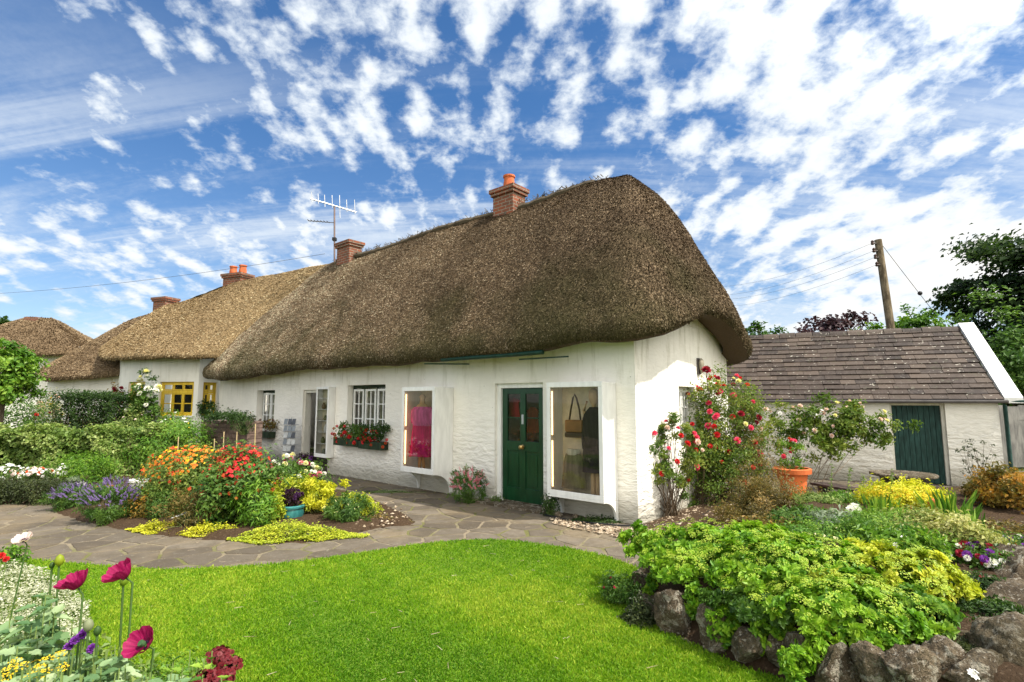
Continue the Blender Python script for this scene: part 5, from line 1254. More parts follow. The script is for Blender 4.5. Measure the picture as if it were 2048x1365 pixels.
bush('pot_plant', 'small grey green plant in the square white planter', 'plant', at(146, 966, 9.5), .2, .2, .1, 'grey', .03, 260, seed=17)
q = gp(276, 985); pot('bowl_planter', 'round white bowl planter beside the orange flowers', (q.x, q.y, 0), .165, .24, M_PWHITE)
bush('pot_plant', 'tiny green plant in the round white bowl planter', 'plant', (q.x, q.y, .22), .14, .14, .10, 'mid', .03, 200, seed=18, stem=False)
q = gp(212, 990, .1); pot('bowl_planter', 'shallow terracotta pot half hidden behind the lavender', (q.x, q.y, 0), .17, .24, M_TERR)

def lavender(px, py, pt, w, label, seed, pm='lav', lm='mid', n=3200, ns=150, gz=.0, cat='lavender', sp=.030, reach=.1, asp=.14, leaf=.075):
    return pbush('lavender' if pm == 'lav' else 'flowering_clump', label, cat, px, py, pt, w, .8, lm=lm, n=n, leaf=leaf, asp=asp, seed=seed, lift=.42, low=.5, shoots=80, spread=.075, up=.0, blooms=[('spike', pm, ns, sp, True, reach)])
lavender(145, 1020, 968, 80, 'left purple lavender clump by the path', 201)
lavender(218, 1045, 958, 105, 'larger right purple lavender clump by the path', 202, n=4800, ns=190)
lavender(690, 1050, 992, 90, 'grey green santolina clump right of the teal pot', 203, 'cream', 'mid', 4200, 14, sp=.015, cat='plant')

# ------------------------------------------------------------------ island bed
pbush('low_plant', 'low green and rust spotted plant right of the lavender', 'plant', 290, 1044, 985, 60, .8, lm='orange', n=900, leaf=.04, seed=20)
pbush('low_plant', 'fine green leafy plant in front of the orange flowers', 'plant', 325, 1046, 978, 78, .8, lm='mid', n=1800, leaf=.045, asp=.3, seed=21)
pbush('helenium', 'tall bushy plant topped with orange flowers round the canes', 'flowers', 372, 1030, 895, 170, .8, lm='rose', n=7500, leaf=.06, asp=.35, seed=22, lift=.55, shoots=90, blooms=[('disc', 'orange', 260, .026, False, .15), ('disc', 'rust', 130, .026, False, -.2), ('disc', 'yellow', 80, .024, False, .0)])
pbush('helenium', 'tall dark green bush topped with scarlet red flowers', 'flowers', 472, 1052, 893, 128, .9, lm='mid', n=8500, leaf=.075, asp=.35, seed=23, lift=.5, shoots=90, blooms=[('disc', 'red', 210, .027, False, .25), ('disc', 'rust', 150, .026, False, -.2)])
pbush('wilted_plant', 'brown withering plant at the foot of the orange flowers', 'plant', 380, 1062, 985, 100, .7, lm='bronze', n=2200, leaf=.06, asp=.2, seed=24)
pbush('leafy_plant', 'green strap leaved plant at the foot of the scarlet flowers', 'plant', 512, 1062, 960, 75, .7, lm='fresh', n=1500, leaf=.10, asp=.2, seed=25)
pbush('dahlia', 'white and magenta dahlias left of the doorway', 'flowers', 583, 1015, 915, 125, .8, lm='mid', n=3200, leaf=.055, seed=26, lift=.5, blooms=[('pompon', 'white', 14, .045, True, .2), ('pompon', 'magenta', 15, .05, True, .1), ('pompon', 'pink', 12, .045, True, .1), ('pompon', 'cream', 6, .05, True, .2)])
pbush('golden_shrub', 'golden yellow leafy shrub behind the teal pot', 'shrub', 580, 1030, 958, 150, .5, lm='lime', n=4200, leaf=.05, seed=27, blooms=[('pompon', 'crimson', 5, .03, True, .2)])
pbush('golden_shrub', 'golden shrub with raised sprays right of the dahlias', 'shrub', 642, 1035, 952, 85, .7, lm='gold', n=2600, leaf=.055, seed=28, shoots=30, spread=.10)
pbush('golden_shrub', 'low golden mound behind the grey green clump', 'shrub', 700, 1030, 990, 85, .7, lm='lime', n=2400, leaf=.05, seed=29)
q = gp(582, 1044); TP = pot('teal_pot', 'glazed teal pot on the path edge holding a purple plant', (q.x, q.y, 0), .165, .235, M_TEAL, prof=[(.12, 0), (.145, .03), (.165, .12), (.155, .19), (.175, .20), (.178, .225), (.165, .235), (.15, .235), (.145, .20), (.005, .20)])
bush('purple_plant', 'dark purple rounded plant growing in the teal pot', 'plant', (q.x, q.y, .21), .26, .26, .24, 'purple', .04, 900, seed=30, twig='stem', blooms=[('ball', 'dark', 26, .028, True, -.1)])
def mat_(px, py, w, d, h, label, lm, n, leaf, seed, name='creeping_plant', gz=.01):
    R = np.random.default_rng(seed); b = gp(px, py, gz); s = b.y / F; t = thing(name, b, label, 'ground plant'); a = R.uniform(0, 6.28, n); r = np.sqrt(R.uniform(0, 1, n)) * (1 + .18 * np.sin(a * 3 + seed) + .1 * np.sin(a * 7 + seed))
    P = np.array(b) + np.stack([np.cos(a) * r * w * s / 2, np.sin(a) * r * d / 2, h * (1 - r ** 2).clip(.1) * R.uniform(.4, 1.1, n) * (1 + .7 * np.sin(a * 5 + r * 9 + seed) * np.sin(r * 11 + a * 2))], 1)
    V, Fx, v = leaves(R, P, np.array([0, -.2, 1.]) * np.ones((n, 1)), leaf, .75, .6, .6, vbase=.5 + .4 * np.sin(P[:, 0] * 9) * np.sin(P[:, 1] * 11)); npmesh('foliage', [(V, Fx, v, 0)], LF[lm], t)
    k = 50; p0 = P[:k] * np.array([1, 1, 0]) + np.array([0, 0, gz]); V, Fx = stems_np(p0, P[k:2 * k], .003, .002, .01, R); npmesh('stems', [(V, Fx, .5, 0)], LF['stem'], t); return t
pbush('leafy_plant', 'loose yellow green plant between the scarlet flowers and the teal pot', 'plant', 535, 1052, 985, 70, .7, lm='lime', n=1500, leaf=.05, seed=110, shoots=40)
pbush('leafy_plant', 'green leafy filler between the lavender and the orange flowers', 'plant', 300, 1030, 965, 90, .7, lm='fresh', n=2200, leaf=.05, asp=.35, seed=111, shoots=50)
pbush('golden_shrub', 'small golden tuft to the right of the grey green clump', 'shrub', 728, 1040, 1003, 50, .7, lm='lime', n=900, leaf=.04, seed=112)
mat_(315, 1062, 110, .32, .09, 'left small mat of yellow creeping leaves on the path edge', 'gold', 2600, .025, 31)
mat_(420, 1068, 140, .32, .10, 'middle mat of yellow creeping leaves on the path edge', 'gold', 3600, .025, 32)
mat_(582, 1074, 235, .62, .12, 'largest bright yellow mat of creeping leaves before the teal pot', 'lime', 8500, .028, 33)
mat_(760, 1044, 110, .45, .07, 'low reddish brown creeping plant on the pebbly bed end', 'bronze', 1400, .03, 34)
for i, (px, y0, y1, Y, lb) in enumerate([(357, 874, 960, 9.3, 'leftmost bamboo cane in the orange flowers'), (429, 878, 960, 9.0, 'bamboo cane between the orange and scarlet flowers'), (448, 864, 950, 9.7, 'far bamboo cane behind the scarlet flowers left of the other'), (474, 864, 950, 9.4, 'bamboo cane rising from the scarlet flowers'), (511, 848, 960, 9.2, 'thin pale cane right of the scarlet flowers')]):
    m = MB(); m.tube([at(px + 1, y1 + 20, Y), at(px, y0, Y)] if False else [Vector((at(px, 900, Y).x, Y, 0)), at(px, y0, Y)], .008, 6); tag(m.build('bamboo_cane', M_CANE, None), lb, 'cane', 'canes in the island bed')
m = MB(); m.tube([gp(343, 1038, .08), gp(372, 1026, .12)], .014, 8); tag(m.build('plant_label_stick', M_PWHITE, None), 'white stick lying at the front of the island bed', 'stick')

# ------------------------------------------------------------------ by the front wall
lavender(934, 1006, 938, 74, 'pink flowering spiky plant at the wall between the display window and the green door', 301, 'pink', 'mid', 2600, 60, 0., 'plant', .045, .15, .2, .06)
for k, (px, pt) in enumerate(((905, 925), (918, 950), (955, 918), (945, 960))): pass
pbush('small_plant', 'small dark leafy plant at the right foot of the green door', 'plant', 1100, 1034, 985, 34, .7, lm='dark', n=600, leaf=.04, seed=41, blooms=[('disc', 'white', 8, .014, True, -.2)])
pbush('small_plant', 'tiny sprig with a white flower at the left foot of the green door', 'plant', 994, 1008, 990, 26, .7, lm='mid', n=160, leaf=.03, seed=42, blooms=[('disc', 'white', 3, .025, True, 0)])
mat_(1190, 1044, 120, .22, .06, 'thin weeds along the wall foot under the right display window', 'dark', 700, .03, 43, 'weeds')
mat_(775, 985, 150, .12, .03, 'thin weeds along the wall foot left of the left display window', 'dark', 300, .02, 44, 'weeds')
q = L(8.55, -.25); PQ = pot('dark_pot', 'black pot on the doorstep of the open doorway', (q.x, q.y, 0), .17, .22, M_BLACK)
bush('pot_plant', 'dark purple flowering plant in the black doorstep pot', 'plant', (q.x, q.y, .2), .42, .36, .2, 'purple', .05, 600, seed=45, blooms=[('disc', 'violet', 12, .03, True, 0)])
h = MB(); pts = [gp(*p, .03) for p in [(1090, 1030), (1150, 1043), (1235, 1051), (1300, 1052), (1350, 1048), (1395, 1036), (1440, 1010)]]; h.tube([Vector(p) for p in smooth_poly(pts, 5)[:-11]] if False else pts, .011, 8); tag(h.build('hose', M_BLACK, None, True), 'thin black hose lying along the foot of the cottage corner', 'hose')

# ------------------------------------------------------------------ roses by the gable
def rosebush(label, px, pb, pt, w, lm, n, blooms, seed, Y=None, dr=.7, **k):
    return pbush('rose_bush', label, 'rose', px, pb, pt, w, dr, lm=lm, n=n, seed=seed, blooms=blooms, twig='twig', stemr=.007, **k)
rosebush('red flowering rose bush trained against the sunlit gable corner', 1342, 1036, 835, 130, 'rose', 4200, [('ball', 'rosepink', 14, .052, True, -.7), ('ball', 'red', 10, .05, True, -.6), ('ball', 'pale', 3, .05, True, -.3)], 51, leaf=.05, shoots=46, spread=.075, low=1, lift=.58, dr=.45)
rosebush('tall large rose bush with red blooms at the far gable corner', 1448, 1005, 752, 165, 'rose', 15000, [('ball', 'red', 22, .055, True, -.7), ('ball', 'rosepink', 20, .058, True, -.6), ('ball', 'crimson', 6, .055, True, -.2), ('ball', 'cream', 4, .05, True, 0)], 52, leaf=.05, shoots=150, spread=.11, low=1, lift=.52, dr=.8, shell=.3)
rosebush('low rose with bright red blooms at the foot of the gable', 1402, 1012, 872, 120, 'rose', 5200, [('ball', 'red', 10, .055, True, -.5)], 53, leaf=.05, shoots=40, low=1, lift=.5)
m = thing('rose_spray', at(1412, 800, 8.6), 'single dark crimson rose on a bare stem high above the bush', 'rose'); q = MB(); q.tube([at(1420, 800, 8.6), at(1414, 765, 8.55), at(1413, 742, 8.5)], .006, 6); q.build('stem', LF['twig'], m)
R0 = np.random.default_rng(9); bloom_parts('bloom', 'ball', np.array([at(1413, 739, 8.5), at(1436, 756, 8.6)]), np.array([[0, -.6, .8], [.1, -.6, .8]]), np.array([.085, .05]), R0, PT['crimson'], m)
rosebush('sprawling sparse rose with pale pink blooms against the shed wall', 1575, 985, 808, 210, 'rose', 3000, [('ball', 'pale', 16, .05, True, -.5), ('disc', 'white', 8, .04, True, 0)], 54, leaf=.07, shoots=60, spread=.075, low=1, lift=.68, dr=.22, shell=.2, off=(.25, .1), nstem=9)
rosebush('leafy arching rose branches reaching the shed door', 1620, 985, 806, 190, 'rose', 5200, [('ball', 'pale', 14, .045, True, -.5), ('ball', 'cream', 5, .045, True, 0)], 55, leaf=.075, shoots=60, spread=.09, low=1, lift=.74, dr=.25, shell=.2, off=(.75, .0), nstem=7)
pbush('reed_shrub', 'tall brownish green wispy shrub in front of the big rose', 'shrub', 1515, 1010, 838, 90, .8, lm='bronze', n=3600, leaf=.05, asp=.25, seed=56, shoots=60, low=1, lift=.5, twig='twig')
pbush('bronze_shrub', 'low bronze leaved shrub in front of the terracotta pot', 'shrub', 1560, 1062, 966, 195, .7, lm='bronze', n=12000, leaf=.045, asp=.35, seed=57, lift=.4, twig='twig')
pbush('reed_shrub', 'thin dry grass like shrub growing up between roses and terracotta pot', 'shrub', 1490, 1050, 925, 60, .7, lm='bronze', n=1500, leaf=.05, asp=.18, seed=58, low=1)
P_ = gp(1587, 998); P_.z = 0; rr = 33 * P_.y / F; pot('terracotta_pot', 'large bright terracotta pot standing before the shed wall', P_, rr, at(1587, 936, P_.y).z, M_TERR, prof=[(rr * .62, 0), (rr * .72, .2), (rr * .86, .48), (rr * .88, at(1587, 936, P_.y).z - .09), (rr * 1.04, at(1587, 936, P_.y).z - .085), (rr * 1.06, at(1587, 936, P_.y).z - .01), (rr * 1.0, at(1587, 936, P_.y).z), (rr * .9, at(1587, 936, P_.y).z), (rr * .88, at(1587, 936, P_.y).z - .08), (.01, at(1587, 936, P_.y).z - .08)])
bush('pot_plant', 'small leafy plant with pink blooms in the terracotta pot', 'plant', (P_.x, P_.y, at(1587, 938, P_.y).z - .05), .50, .4, .55, 'fresh', .05, 520, seed=59, shoots=22, spread=.12, blooms=[('ball', 'rosepink', 5, .045, True, 0), ('ball', 'rust', 4, .04, True, 0)])
pbush('climbing_plant', 'thin nearly leafless climber on the shed wall right of the door', 'climber', 1962, 985, 868, 80, .15, lm='moss', n=420, leaf=.04, seed=60, shoots=34, spread=.05, low=1, lift=.6, twig='twig')
m = MB(); fn = S_
# stone table and dark bench in front of the shed
def table():
    Y = 8.9; a, b = at(1738, 942, Y + .35), at(1880, 955, Y - .1); z = (a.z + b.z) / 2; c = (a + b) / 2; t = thing('stone_table', (c.x, c.y, 0), 'weathered stone slab table before the green shed door', 'table'); fn = frame((b.x, b.y, 0), (a - b)); ln = Vector((a.x - b.x, a.y - b.y)).length
    m = MB(fn); m.lathe((ln / 2, .05, z - .045), [(.3, 0), (.98, .005), (1.0, .03), (.97, .055), (.3, .06)], 22, ln / 2, .42, .02); m.build('slab', M_STONE, t, True, .008)
    for u in (ln * .28, ln * .72): q = MB(fn); q.box(u - .10, u + .10, -.15, .25, .0, z - .045); q.build('support', M_STONE, t, bevel=.012)
table()
def bench(px0, py0, px1, py1, Y0, Y1, label, g='dark benches by the stone table'):
    a, b = at(px0, py0, Y0), at(px1, py1, Y1); z = (a.z + b.z) / 2; c = (a + b) / 2; t = thing('bench', (c.x, c.y, 0), label, 'bench', g); fn = frame((b.x, b.y, 0), (a - b)); ln = Vector((a.x - b.x, a.y - b.y)).length
    m = MB(fn)
    for k in range(2): m.box(0, ln, k * .16, k * .16 + .145, z - .04, z)
    m.build('seat', M_DWOOD, t, bevel=.006)
    for u in (.12, ln - .2): q = MB(fn); q.box(u, u + .07, .03, .27, 0, z - .04); q.build('leg', M_DWOOD, t, bevel=.006)
bench(1800, 966, 1962, 992, 9.3, 8.0, 'dark wooden bench right of the stone table below the shed door')
bench(1620, 968, 1745, 984, 9.7, 8.6, 'dark wooden bench left of the stone table along the shed wall')

# ------------------------------------------------------------------ raised bed planting, back to front
def rbush(name, label, cat, px, py, Y, pt, w, dr=.8, **k):
    p = at(px, py, Y); gz = bedz(p.x, Y); s = Y / F; h = at(px, pt, Y).z - gz
    return bush(name, label, cat, (p.x, Y, gz - .02), w * s, w * s * dr, h, **k)
rbush('shrub', 'orange and bronze leaved shrub at the right edge', 'shrub', 2010, 1000, 6.6, 938, 130, lm='orange', n=6000, leaf=.05, seed=61, twig='twig', low=.6)
rbush('shrub', 'green and orange tipped shrub left of the orange one', 'shrub', 1965, 1000, 7.1, 965, 70, lm='bronze', n=2200, leaf=.045, seed=62, twig='twig')
rbush('golden_shrub', 'yellow flowering mound in front of the stone table', 'shrub', 1800, 1000, 6.7, 972, 165, .7, lm='gold', n=6500, leaf=.045, seed=63, blooms=[('umbel', 'yellow', 40, .06, True, .2)])
rbush('golden_shrub', 'orange yellow low mound beside the timber edging', 'shrub', 1735, 1025, 6.9, 1008, 60, .7, lm='gold', n=1200, leaf=.04, seed=64)
rbush('wispy_plant', 'fresh green wispy plant left of the yellow mound', 'plant', 1683, 1020, 6.9, 985, 60, .8, lm='fresh', n=1400, leaf=.05, asp=.25, seed=65)
def iris(px, Y, pt, n, label, seed, w=.12, lm='fresh', name='iris', wd=.014):
    R = np.random.default_rng(seed); p = at(px, 1000, Y); gz = bedz(p.x, Y) - .01; h = at(px, pt, Y).z - gz; t = thing(name, (p.x, Y, gz), label, 'plant'); P = np.array([p.x, Y, gz]) + R.normal(0, w, (n, 3)) * np.array([1, .7, 0])
    V, Fx = blades(R, P, h * .9, wd, .12, dirs=(P - np.array([p.x, Y, gz])) * 1.6 + R.normal(0, .08, (n, 3)) * np.array([1, 1, 0])); npmesh('leaves', [(V, Fx, R.uniform(0, 1, n), 0)], LF[lm], t); return t
iris(1757, 6.3, 985, 46, 'upright sword leaved clump in front of the yellow mound', 66, .09)
iris(1898, 5.9, 975, 60, 'tall fan of green sword leaves right of the yellow mound', 67, .13)
iris(1930, 5.4, 1010, 30, 'leaning green sword leaves at the right of the tall fan', 68, .08)
for i, (px, pt, Y, lb) in enumerate([(1660, 925, 6.9, 'leftmost thin pale flower stalk before the shed wall'), (1697, 935, 6.8, 'thin pale flower stalk above the wispy green plant'), (1722, 950, 6.8, 'short thin pale flower stalk left of the stone table'), (1780, 940, 6.6, 'thin pale flower stalk in front of the stone table')]):
    R = np.random.default_rng(400 + i); p = at(px, 1000, Y); gz = bedz(p.x, Y) - .02; b = np.array([[p.x, Y, gz]]); tp = np.array([list(at(px + 4, pt, Y))]); t = thing('flower_stalk', b[0], lb, 'plant', 'pale stalks'); V, Fx = stems_np(b, tp, .006, .003, .02, R); npmesh('stem', [(V, Fx, .8, 0)], LF['stem'], t)
    k = 40; u = R.uniform(.3, 1, k)[:, None]; P = b * (1 - u) + tp * u; V, Fx, v = leaves(R, P, R.normal(0, 1, (k, 3)), .035, .4); npmesh('foliage', [(V, Fx, v, 0)], LF['ivy'], t)
rbush('bedding_plant', 'small white flower cluster beside the wispy green plant', 'flowers', 1706, 1025, 6.2, 1010, 30, lm='mid', n=200, leaf=.03, seed=69, blooms=[('pompon', 'white', 5, .05, True, .3)])
m = MB(); a, b = at(1663, 1034, 6.2), at(1745, 1050, 5.9); m.tube([a, (a + b) / 2, b], .03, 8); tag(m.build('timber_edging', mat('red_timber', (.20, .07, .04), .8), None), 'reddish timber edging lying across the raised bed', 'timber')
rbush('silver_plant', 'blue green spiky plant behind the bright green clump', 'plant', 1600, 1045, 5.9, 1024, 110, .7, lm='mid', n=2600, leaf=.09, asp=.2, seed=70)
rbush('silver_plant', 'silvery blue leaved plant in the middle of the raised bed', 'plant', 1680, 1050, 5.6, 1028, 110, .7, lm='grey', n=1500, leaf=.09, asp=.2, seed=71)
rbush('torch_flower', 'green tuft carrying two orange red torch flowers', 'flowers', 1835, 1040, 5.6, 1020, 80, .8, lm='mid', n=1200, leaf=.07, asp=.2, seed=72, blooms=[('spike', 'rust', 7, .05, True, .5)])
t = thing('clay_ornament', at(1869, 1018, 6.2), 'small orange clay ornament in the raised bed', 'ornament'); m = MB(); p = at(1869, 1018, 6.2); m.lathe(p, [(.05, -.3), (.06, -.05), (.045, 0), (.06, .06), (.04, .10), (.01, .11)], 14); m.build('body', M_TERR, t, True)
rbush('variegated_shrub', 'pale yellow variegated mound on the right of the raised bed', 'shrub', 1872, 1080, 5.0, 1026, 165, .9, lm='varieg', n=8500, leaf=.045, seed=73, low=.3)
rbush('feathery_plant', 'fine feathery green plant in the centre of the raised bed', 'plant', 1760, 1060, 5.2, 1022, 150, .8, lm='fresh', n=6500, leaf=.06, asp=.15, seed=74, low=.3)
rbush('leafy_plant', 'soft green leaved plant behind the right hand lime clump', 'plant', 1800, 1080, 4.7, 1060, 150, .8, lm='fresh', n=2500, leaf=.06, asp=.4, seed=75, blooms=[('disc', 'white', 6, .035, True, .3)])
def clump(label, px, py, Y, pt, w, dr, lm, n, seed, heads=0, hm='headlime', name='sedum', leaf=.045, shoots=240, lift=.3, **k):
    """leafy mound with flat flower heads standing just over the leaves"""
    t = rbush(name, label, 'shrub', px, py, Y, pt, w, dr, lm=lm, n=n, leaf=leaf, asp=.62, seed=seed, hexa=True, shoots=shoots, spread=.036, lift=lift, low=.6, shell=.55, fold=.08, **k)
    if heads:
        R = np.random.default_rng(seed + 3); p = at(px, py, Y); gz = bedz(p.x, Y) - .02; s_ = Y / F; h = at(px, pt, Y).z - gz; W = w * s_
        d = unit(R.normal(0, 1, (heads * 2, 3)) + np.array([0, -.3, .75])); d = d[d[:, 2] > .12][:heads]; hc = len(d)
        c = np.array([p.x, Y, gz + h * lift]); sc = np.array([W / 2, W / 2 * dr, h * (1 - lift)]); P = c + d * sc * R.uniform(.98, 1.13, (hc, 1)); Dd = unit(d * .6 + np.array([0, -.15, .8]) + R.normal(0, .2, (hc, 3)))
        bloom_parts('flower_head', 'umbel', P, Dd, .034 * R.uniform(.6, 1.25, hc), R, LF[hm], t)
    return t
clump('huge bright green clump with yellow green flower heads above the rocks', 1440, 1165, 4.75, 1052, 330, .75, 'sedum', 24000, 76, 190)
clump('bright green clump with yellow green heads spreading over the rocks', 1590, 1230, 4.10, 1078, 350, .70, 'sedum', 26000, 77, 200)
clump('yellow green leafy clump at the right of the raised bed', 1775, 1230, 3.95, 1092, 290, .75, 'lime', 13000, 78, 90, shoots=170)
clump('fresh green clump spilling down towards the pointed rock', 1700, 1290, 3.50, 1160, 300, .65, 'sedum', 12000, 79, 110, shoots=150)
clump('light green trailing clump above the rounded pale rock', 1835, 1285, 3.45, 1180, 190, .65, 'fresh', 6500, 80, 0, shoots=90)
clump('small bright green clump hanging over the large pale boulder', 1380, 1200, 4.35, 1110, 150, .7, 'sedum', 6500, 87, 60, shoots=80)
clump('green clump filling the rock gaps below the big clump', 1530, 1285, 3.72, 1180, 200, .55, 'mid', 7000, 88, 30, shoots=100)
def umbels(cx, cy, w, hpx, Y, n, label, seed):
    R = np.random.default_rng(seed)
rbush('bronze_shrub', 'low bronze and green carpet between the gable path and the bright clump', 'plant', 1560, 1060, 5.8, 1048, 190, .6, lm='bronze', n=2600, leaf=.045, seed=91, low=.6)
rbush('leafy_plant', 'mixed green cover in front of the timber edging', 'plant', 1650, 1075, 5.3, 1052, 200, .6, lm='fresh', n=3600, leaf=.05, asp=.3, seed=92, low=.6, blooms=[('disc', 'cream', 20, .018, True, .2)])
rbush('leafy_plant', 'green and rust leaved cover below the sword leaves', 'plant', 1830, 1060, 5.7, 1035, 130, .8, lm='ivy', n=2800, leaf=.045, seed=93, low=.6)
rbush('leafy_plant', 'yellow green tufts before the tall fan of sword leaves', 'plant', 1870, 1050, 5.6, 1040, 110, .8, lm='lime', n=2200, leaf=.045, seed=94, low=.6)
rbush('bronze_shrub', 'rusty brown low cover at the right edge behind the purple flowers', 'plant', 1990, 1075, 5.7, 1058, 150, .8, lm='bronze', n=3000, leaf=.045, seed=95, low=.6)
rbush('wispy_plant', 'loose grey green plant beside the terracotta pot', 'plant', 1640, 1020, 7.0, 992, 90, .8, lm='ivy', n=1800, leaf=.05, asp=.25, seed=96)
rbush('leafy_plant', 'low green leaves among the boulders at the right edge', 'plant', 1960, 1240, 3.75, 1205, 130, .8, lm='mid', n=3000, leaf=.035, seed=97, low=.6)
rbush('moss_tuft', 'mossy green cushion between the bottom right boulders', 'plant', 1930, 1330, 3.15, 1290, 120, .8, lm='moss', n=3000, leaf=.025, seed=98, low=.6)
rbush('shade_plant', 'added dark foliage standing in for shade in the gap under the smooth grey rock', 'plant', 1975, 1228, 3.65, 1205, 120, .8, lm='dark', n=2600, leaf=.03, seed=120, low=.6)  # dark leaves added to read as shadow between the boulders
rbush('shade_plant', 'added dark low foliage standing in for shade behind the big lichened corner boulder', 'plant', 2010, 1285, 3.4, 1262, 120, .8, lm='dark', n=2600, leaf=.03, seed=121, low=.6)  # also added: dark leaf colour takes the place of a shadowed gap
# trailing stems over the rocks
for i, (px, py, Y, w, h, lb) in enumerate([(1480, 1262, 3.75, 90, 70, 'leafy trails hanging over the rocks below the big clump'), (1545, 1255, 3.6, 80, 90, 'green trails hanging in the middle of the rock edge'), (1640, 1300, 3.3, 80, 80, 'yellow green trails beside the tall narrow rock'), (1720, 1290, 3.3, 90, 60, 'green trails behind the dark rough rock'), (1315, 1180, 4.7, 75, 60, 'leafy trails over the rocks at the tip of the raised bed'), (1400, 1205, 4.1, 70, 60, 'leafy trails between the large pale boulder and the upright rock'), (1452, 1250, 3.75, 60, 80, 'green trails partly hiding the upright brown rock'), (1590, 1325, 3.25, 60, 60, 'low trails in front of the tall narrow rock'), (1775, 1290, 3.2, 80, 55, 'leafy trails above the pointed pale rock')]):
    p = at(px, py, Y); s = Y / F; bush('trailing_plant', lb, 'plant', (p.x, Y, p.z - h * s / 2), w * s, w * s * .5, h * s, 'sedum', .035, 1100, .6, seed=500 + i, shoots=40, spread=.08, low=1, stem=False, hexa=True)
pbush('shade_plant', 'small dark leafy plant on the lawn at the tip of the raised bed', 'plant', 1240, 1212, 1150, 70, .8, lm='mid', n=1500, leaf=.03, seed=81, blooms=[('disc', 'crimson', 4, .014, True, .2)])
mat_(1285, 1245, 80, .25, .14, 'mossy tuft between lawn and the first rocks', 'moss', 1300, .025, 82, 'moss_tuft')
rbush('pansies', 'white purple and crimson flowers below the variegated mound', 'flowers', 1955, 1140, 4.6, 1088, 135, .8, lm='mid', n=3200, leaf=.035, seed=83, lift=.4, blooms=[('pompon', 'crimson', 12, .036, True, -.1), ('pompon', 'white', 11, .036, True, -.1), ('pompon', 'violet', 8, .034, True, -.1)])
rbush('pansies', 'small purple and white flowers at the right edge above the boulders', 'flowers', 2010, 1100, 5.2, 1072, 120, .8, lm='mid', n=900, leaf=.035, seed=84, lift=.4, blooms=[('pompon', 'violet', 9, .037, True, .0), ('pompon', 'white', 8, .035, True, .1), ('pompon', 'rust', 2, .03, True, .1)])
rbush('shade_plant', 'dark green plant in the hollow between the flowers and boulders', 'plant', 1960, 1190, 4.0, 1150, 90, .8, lm='dark', n=2200, leaf=.03, seed=85, blooms=[('disc', 'crimson', 6, .02, True, .1)])
for i, (px, py, Y, lb) in enumerate([(1908, 1278, 3.25, 'upper white flower among the bottom right rocks'), (1910, 1312, 3.0, 'lower white flower beside the rounded pale rock'), (1948, 1348, 2.85, 'white flower at the bottom edge by the low boulder'), (1712, 1118, 4.45, 'single white flower at the top of the right clump')]):
    p = at(px, py, Y); t = thing('white_flower', p, lb, 'flower'); R = np.random.default_rng(i); bloom_parts('bloom', 'disc', np.array([p, p + Vector((.03, .01, .01))]), np.array([[0, -.6, .8], [.3, -.4, .8]]), np.array([.03, .024]), R, PT['white'], t)
    q = MB(); q.tube([p - Vector((0, -.03, .16)), p - Vector((0, -.01, .01))], .003, 5); q.build('stem', LF['stem'], t)

# ------------------------------------------------------------------ left foreground planting
def silver():
    R = np.random.default_rng(77); n = 16000; P = []
    poly = pxpoly([(-300, 1145), (-20, 1140), (60, 1150), (130, 1180), (175, 1230), (180, 1285), (120, 1330), (-300, 1330)]); A = np.array([(p[0], p[1]) for p in poly]); Q = R.uniform(A.min(0), A.max(0), (n * 2, 2)); Q = np.concatenate([Q, np.zeros((len(Q), 1))], 1); P = Q[inside(Q, poly)][:n]; n = len(P)
    c = poly[0] * 0
    for p in poly: c = c + p / len(poly)
    t = thing('silver_groundcover', c, 'carpet of tiny silvery white flowers on the lawn edge at the lower left', 'flowers')
    P[:, 2] = .03 + .07 * (1 + .5 * np.sin(P[:, 0] * 6) * np.sin(P[:, 1] * 7)) * R.uniform(.5, 1, n); V, Fx, v = leaves(R, P, np.array([0, 0, 1.]) * np.ones((n, 1)), .022, .7, .8, .8); o = npmesh('flowers', [(V, Fx, v, 0)], LF['silver'], t); o['kind'] = 'stuff'
    P2 = P[::3].copy(); P2[:, 2] = .012; V, Fx = blades(R, P2, .09, .003, .3); npmesh('foliage', [(V, Fx, R.uniform(0, 1, len(P2)), 0)], LF['ivy'], t)
silver()

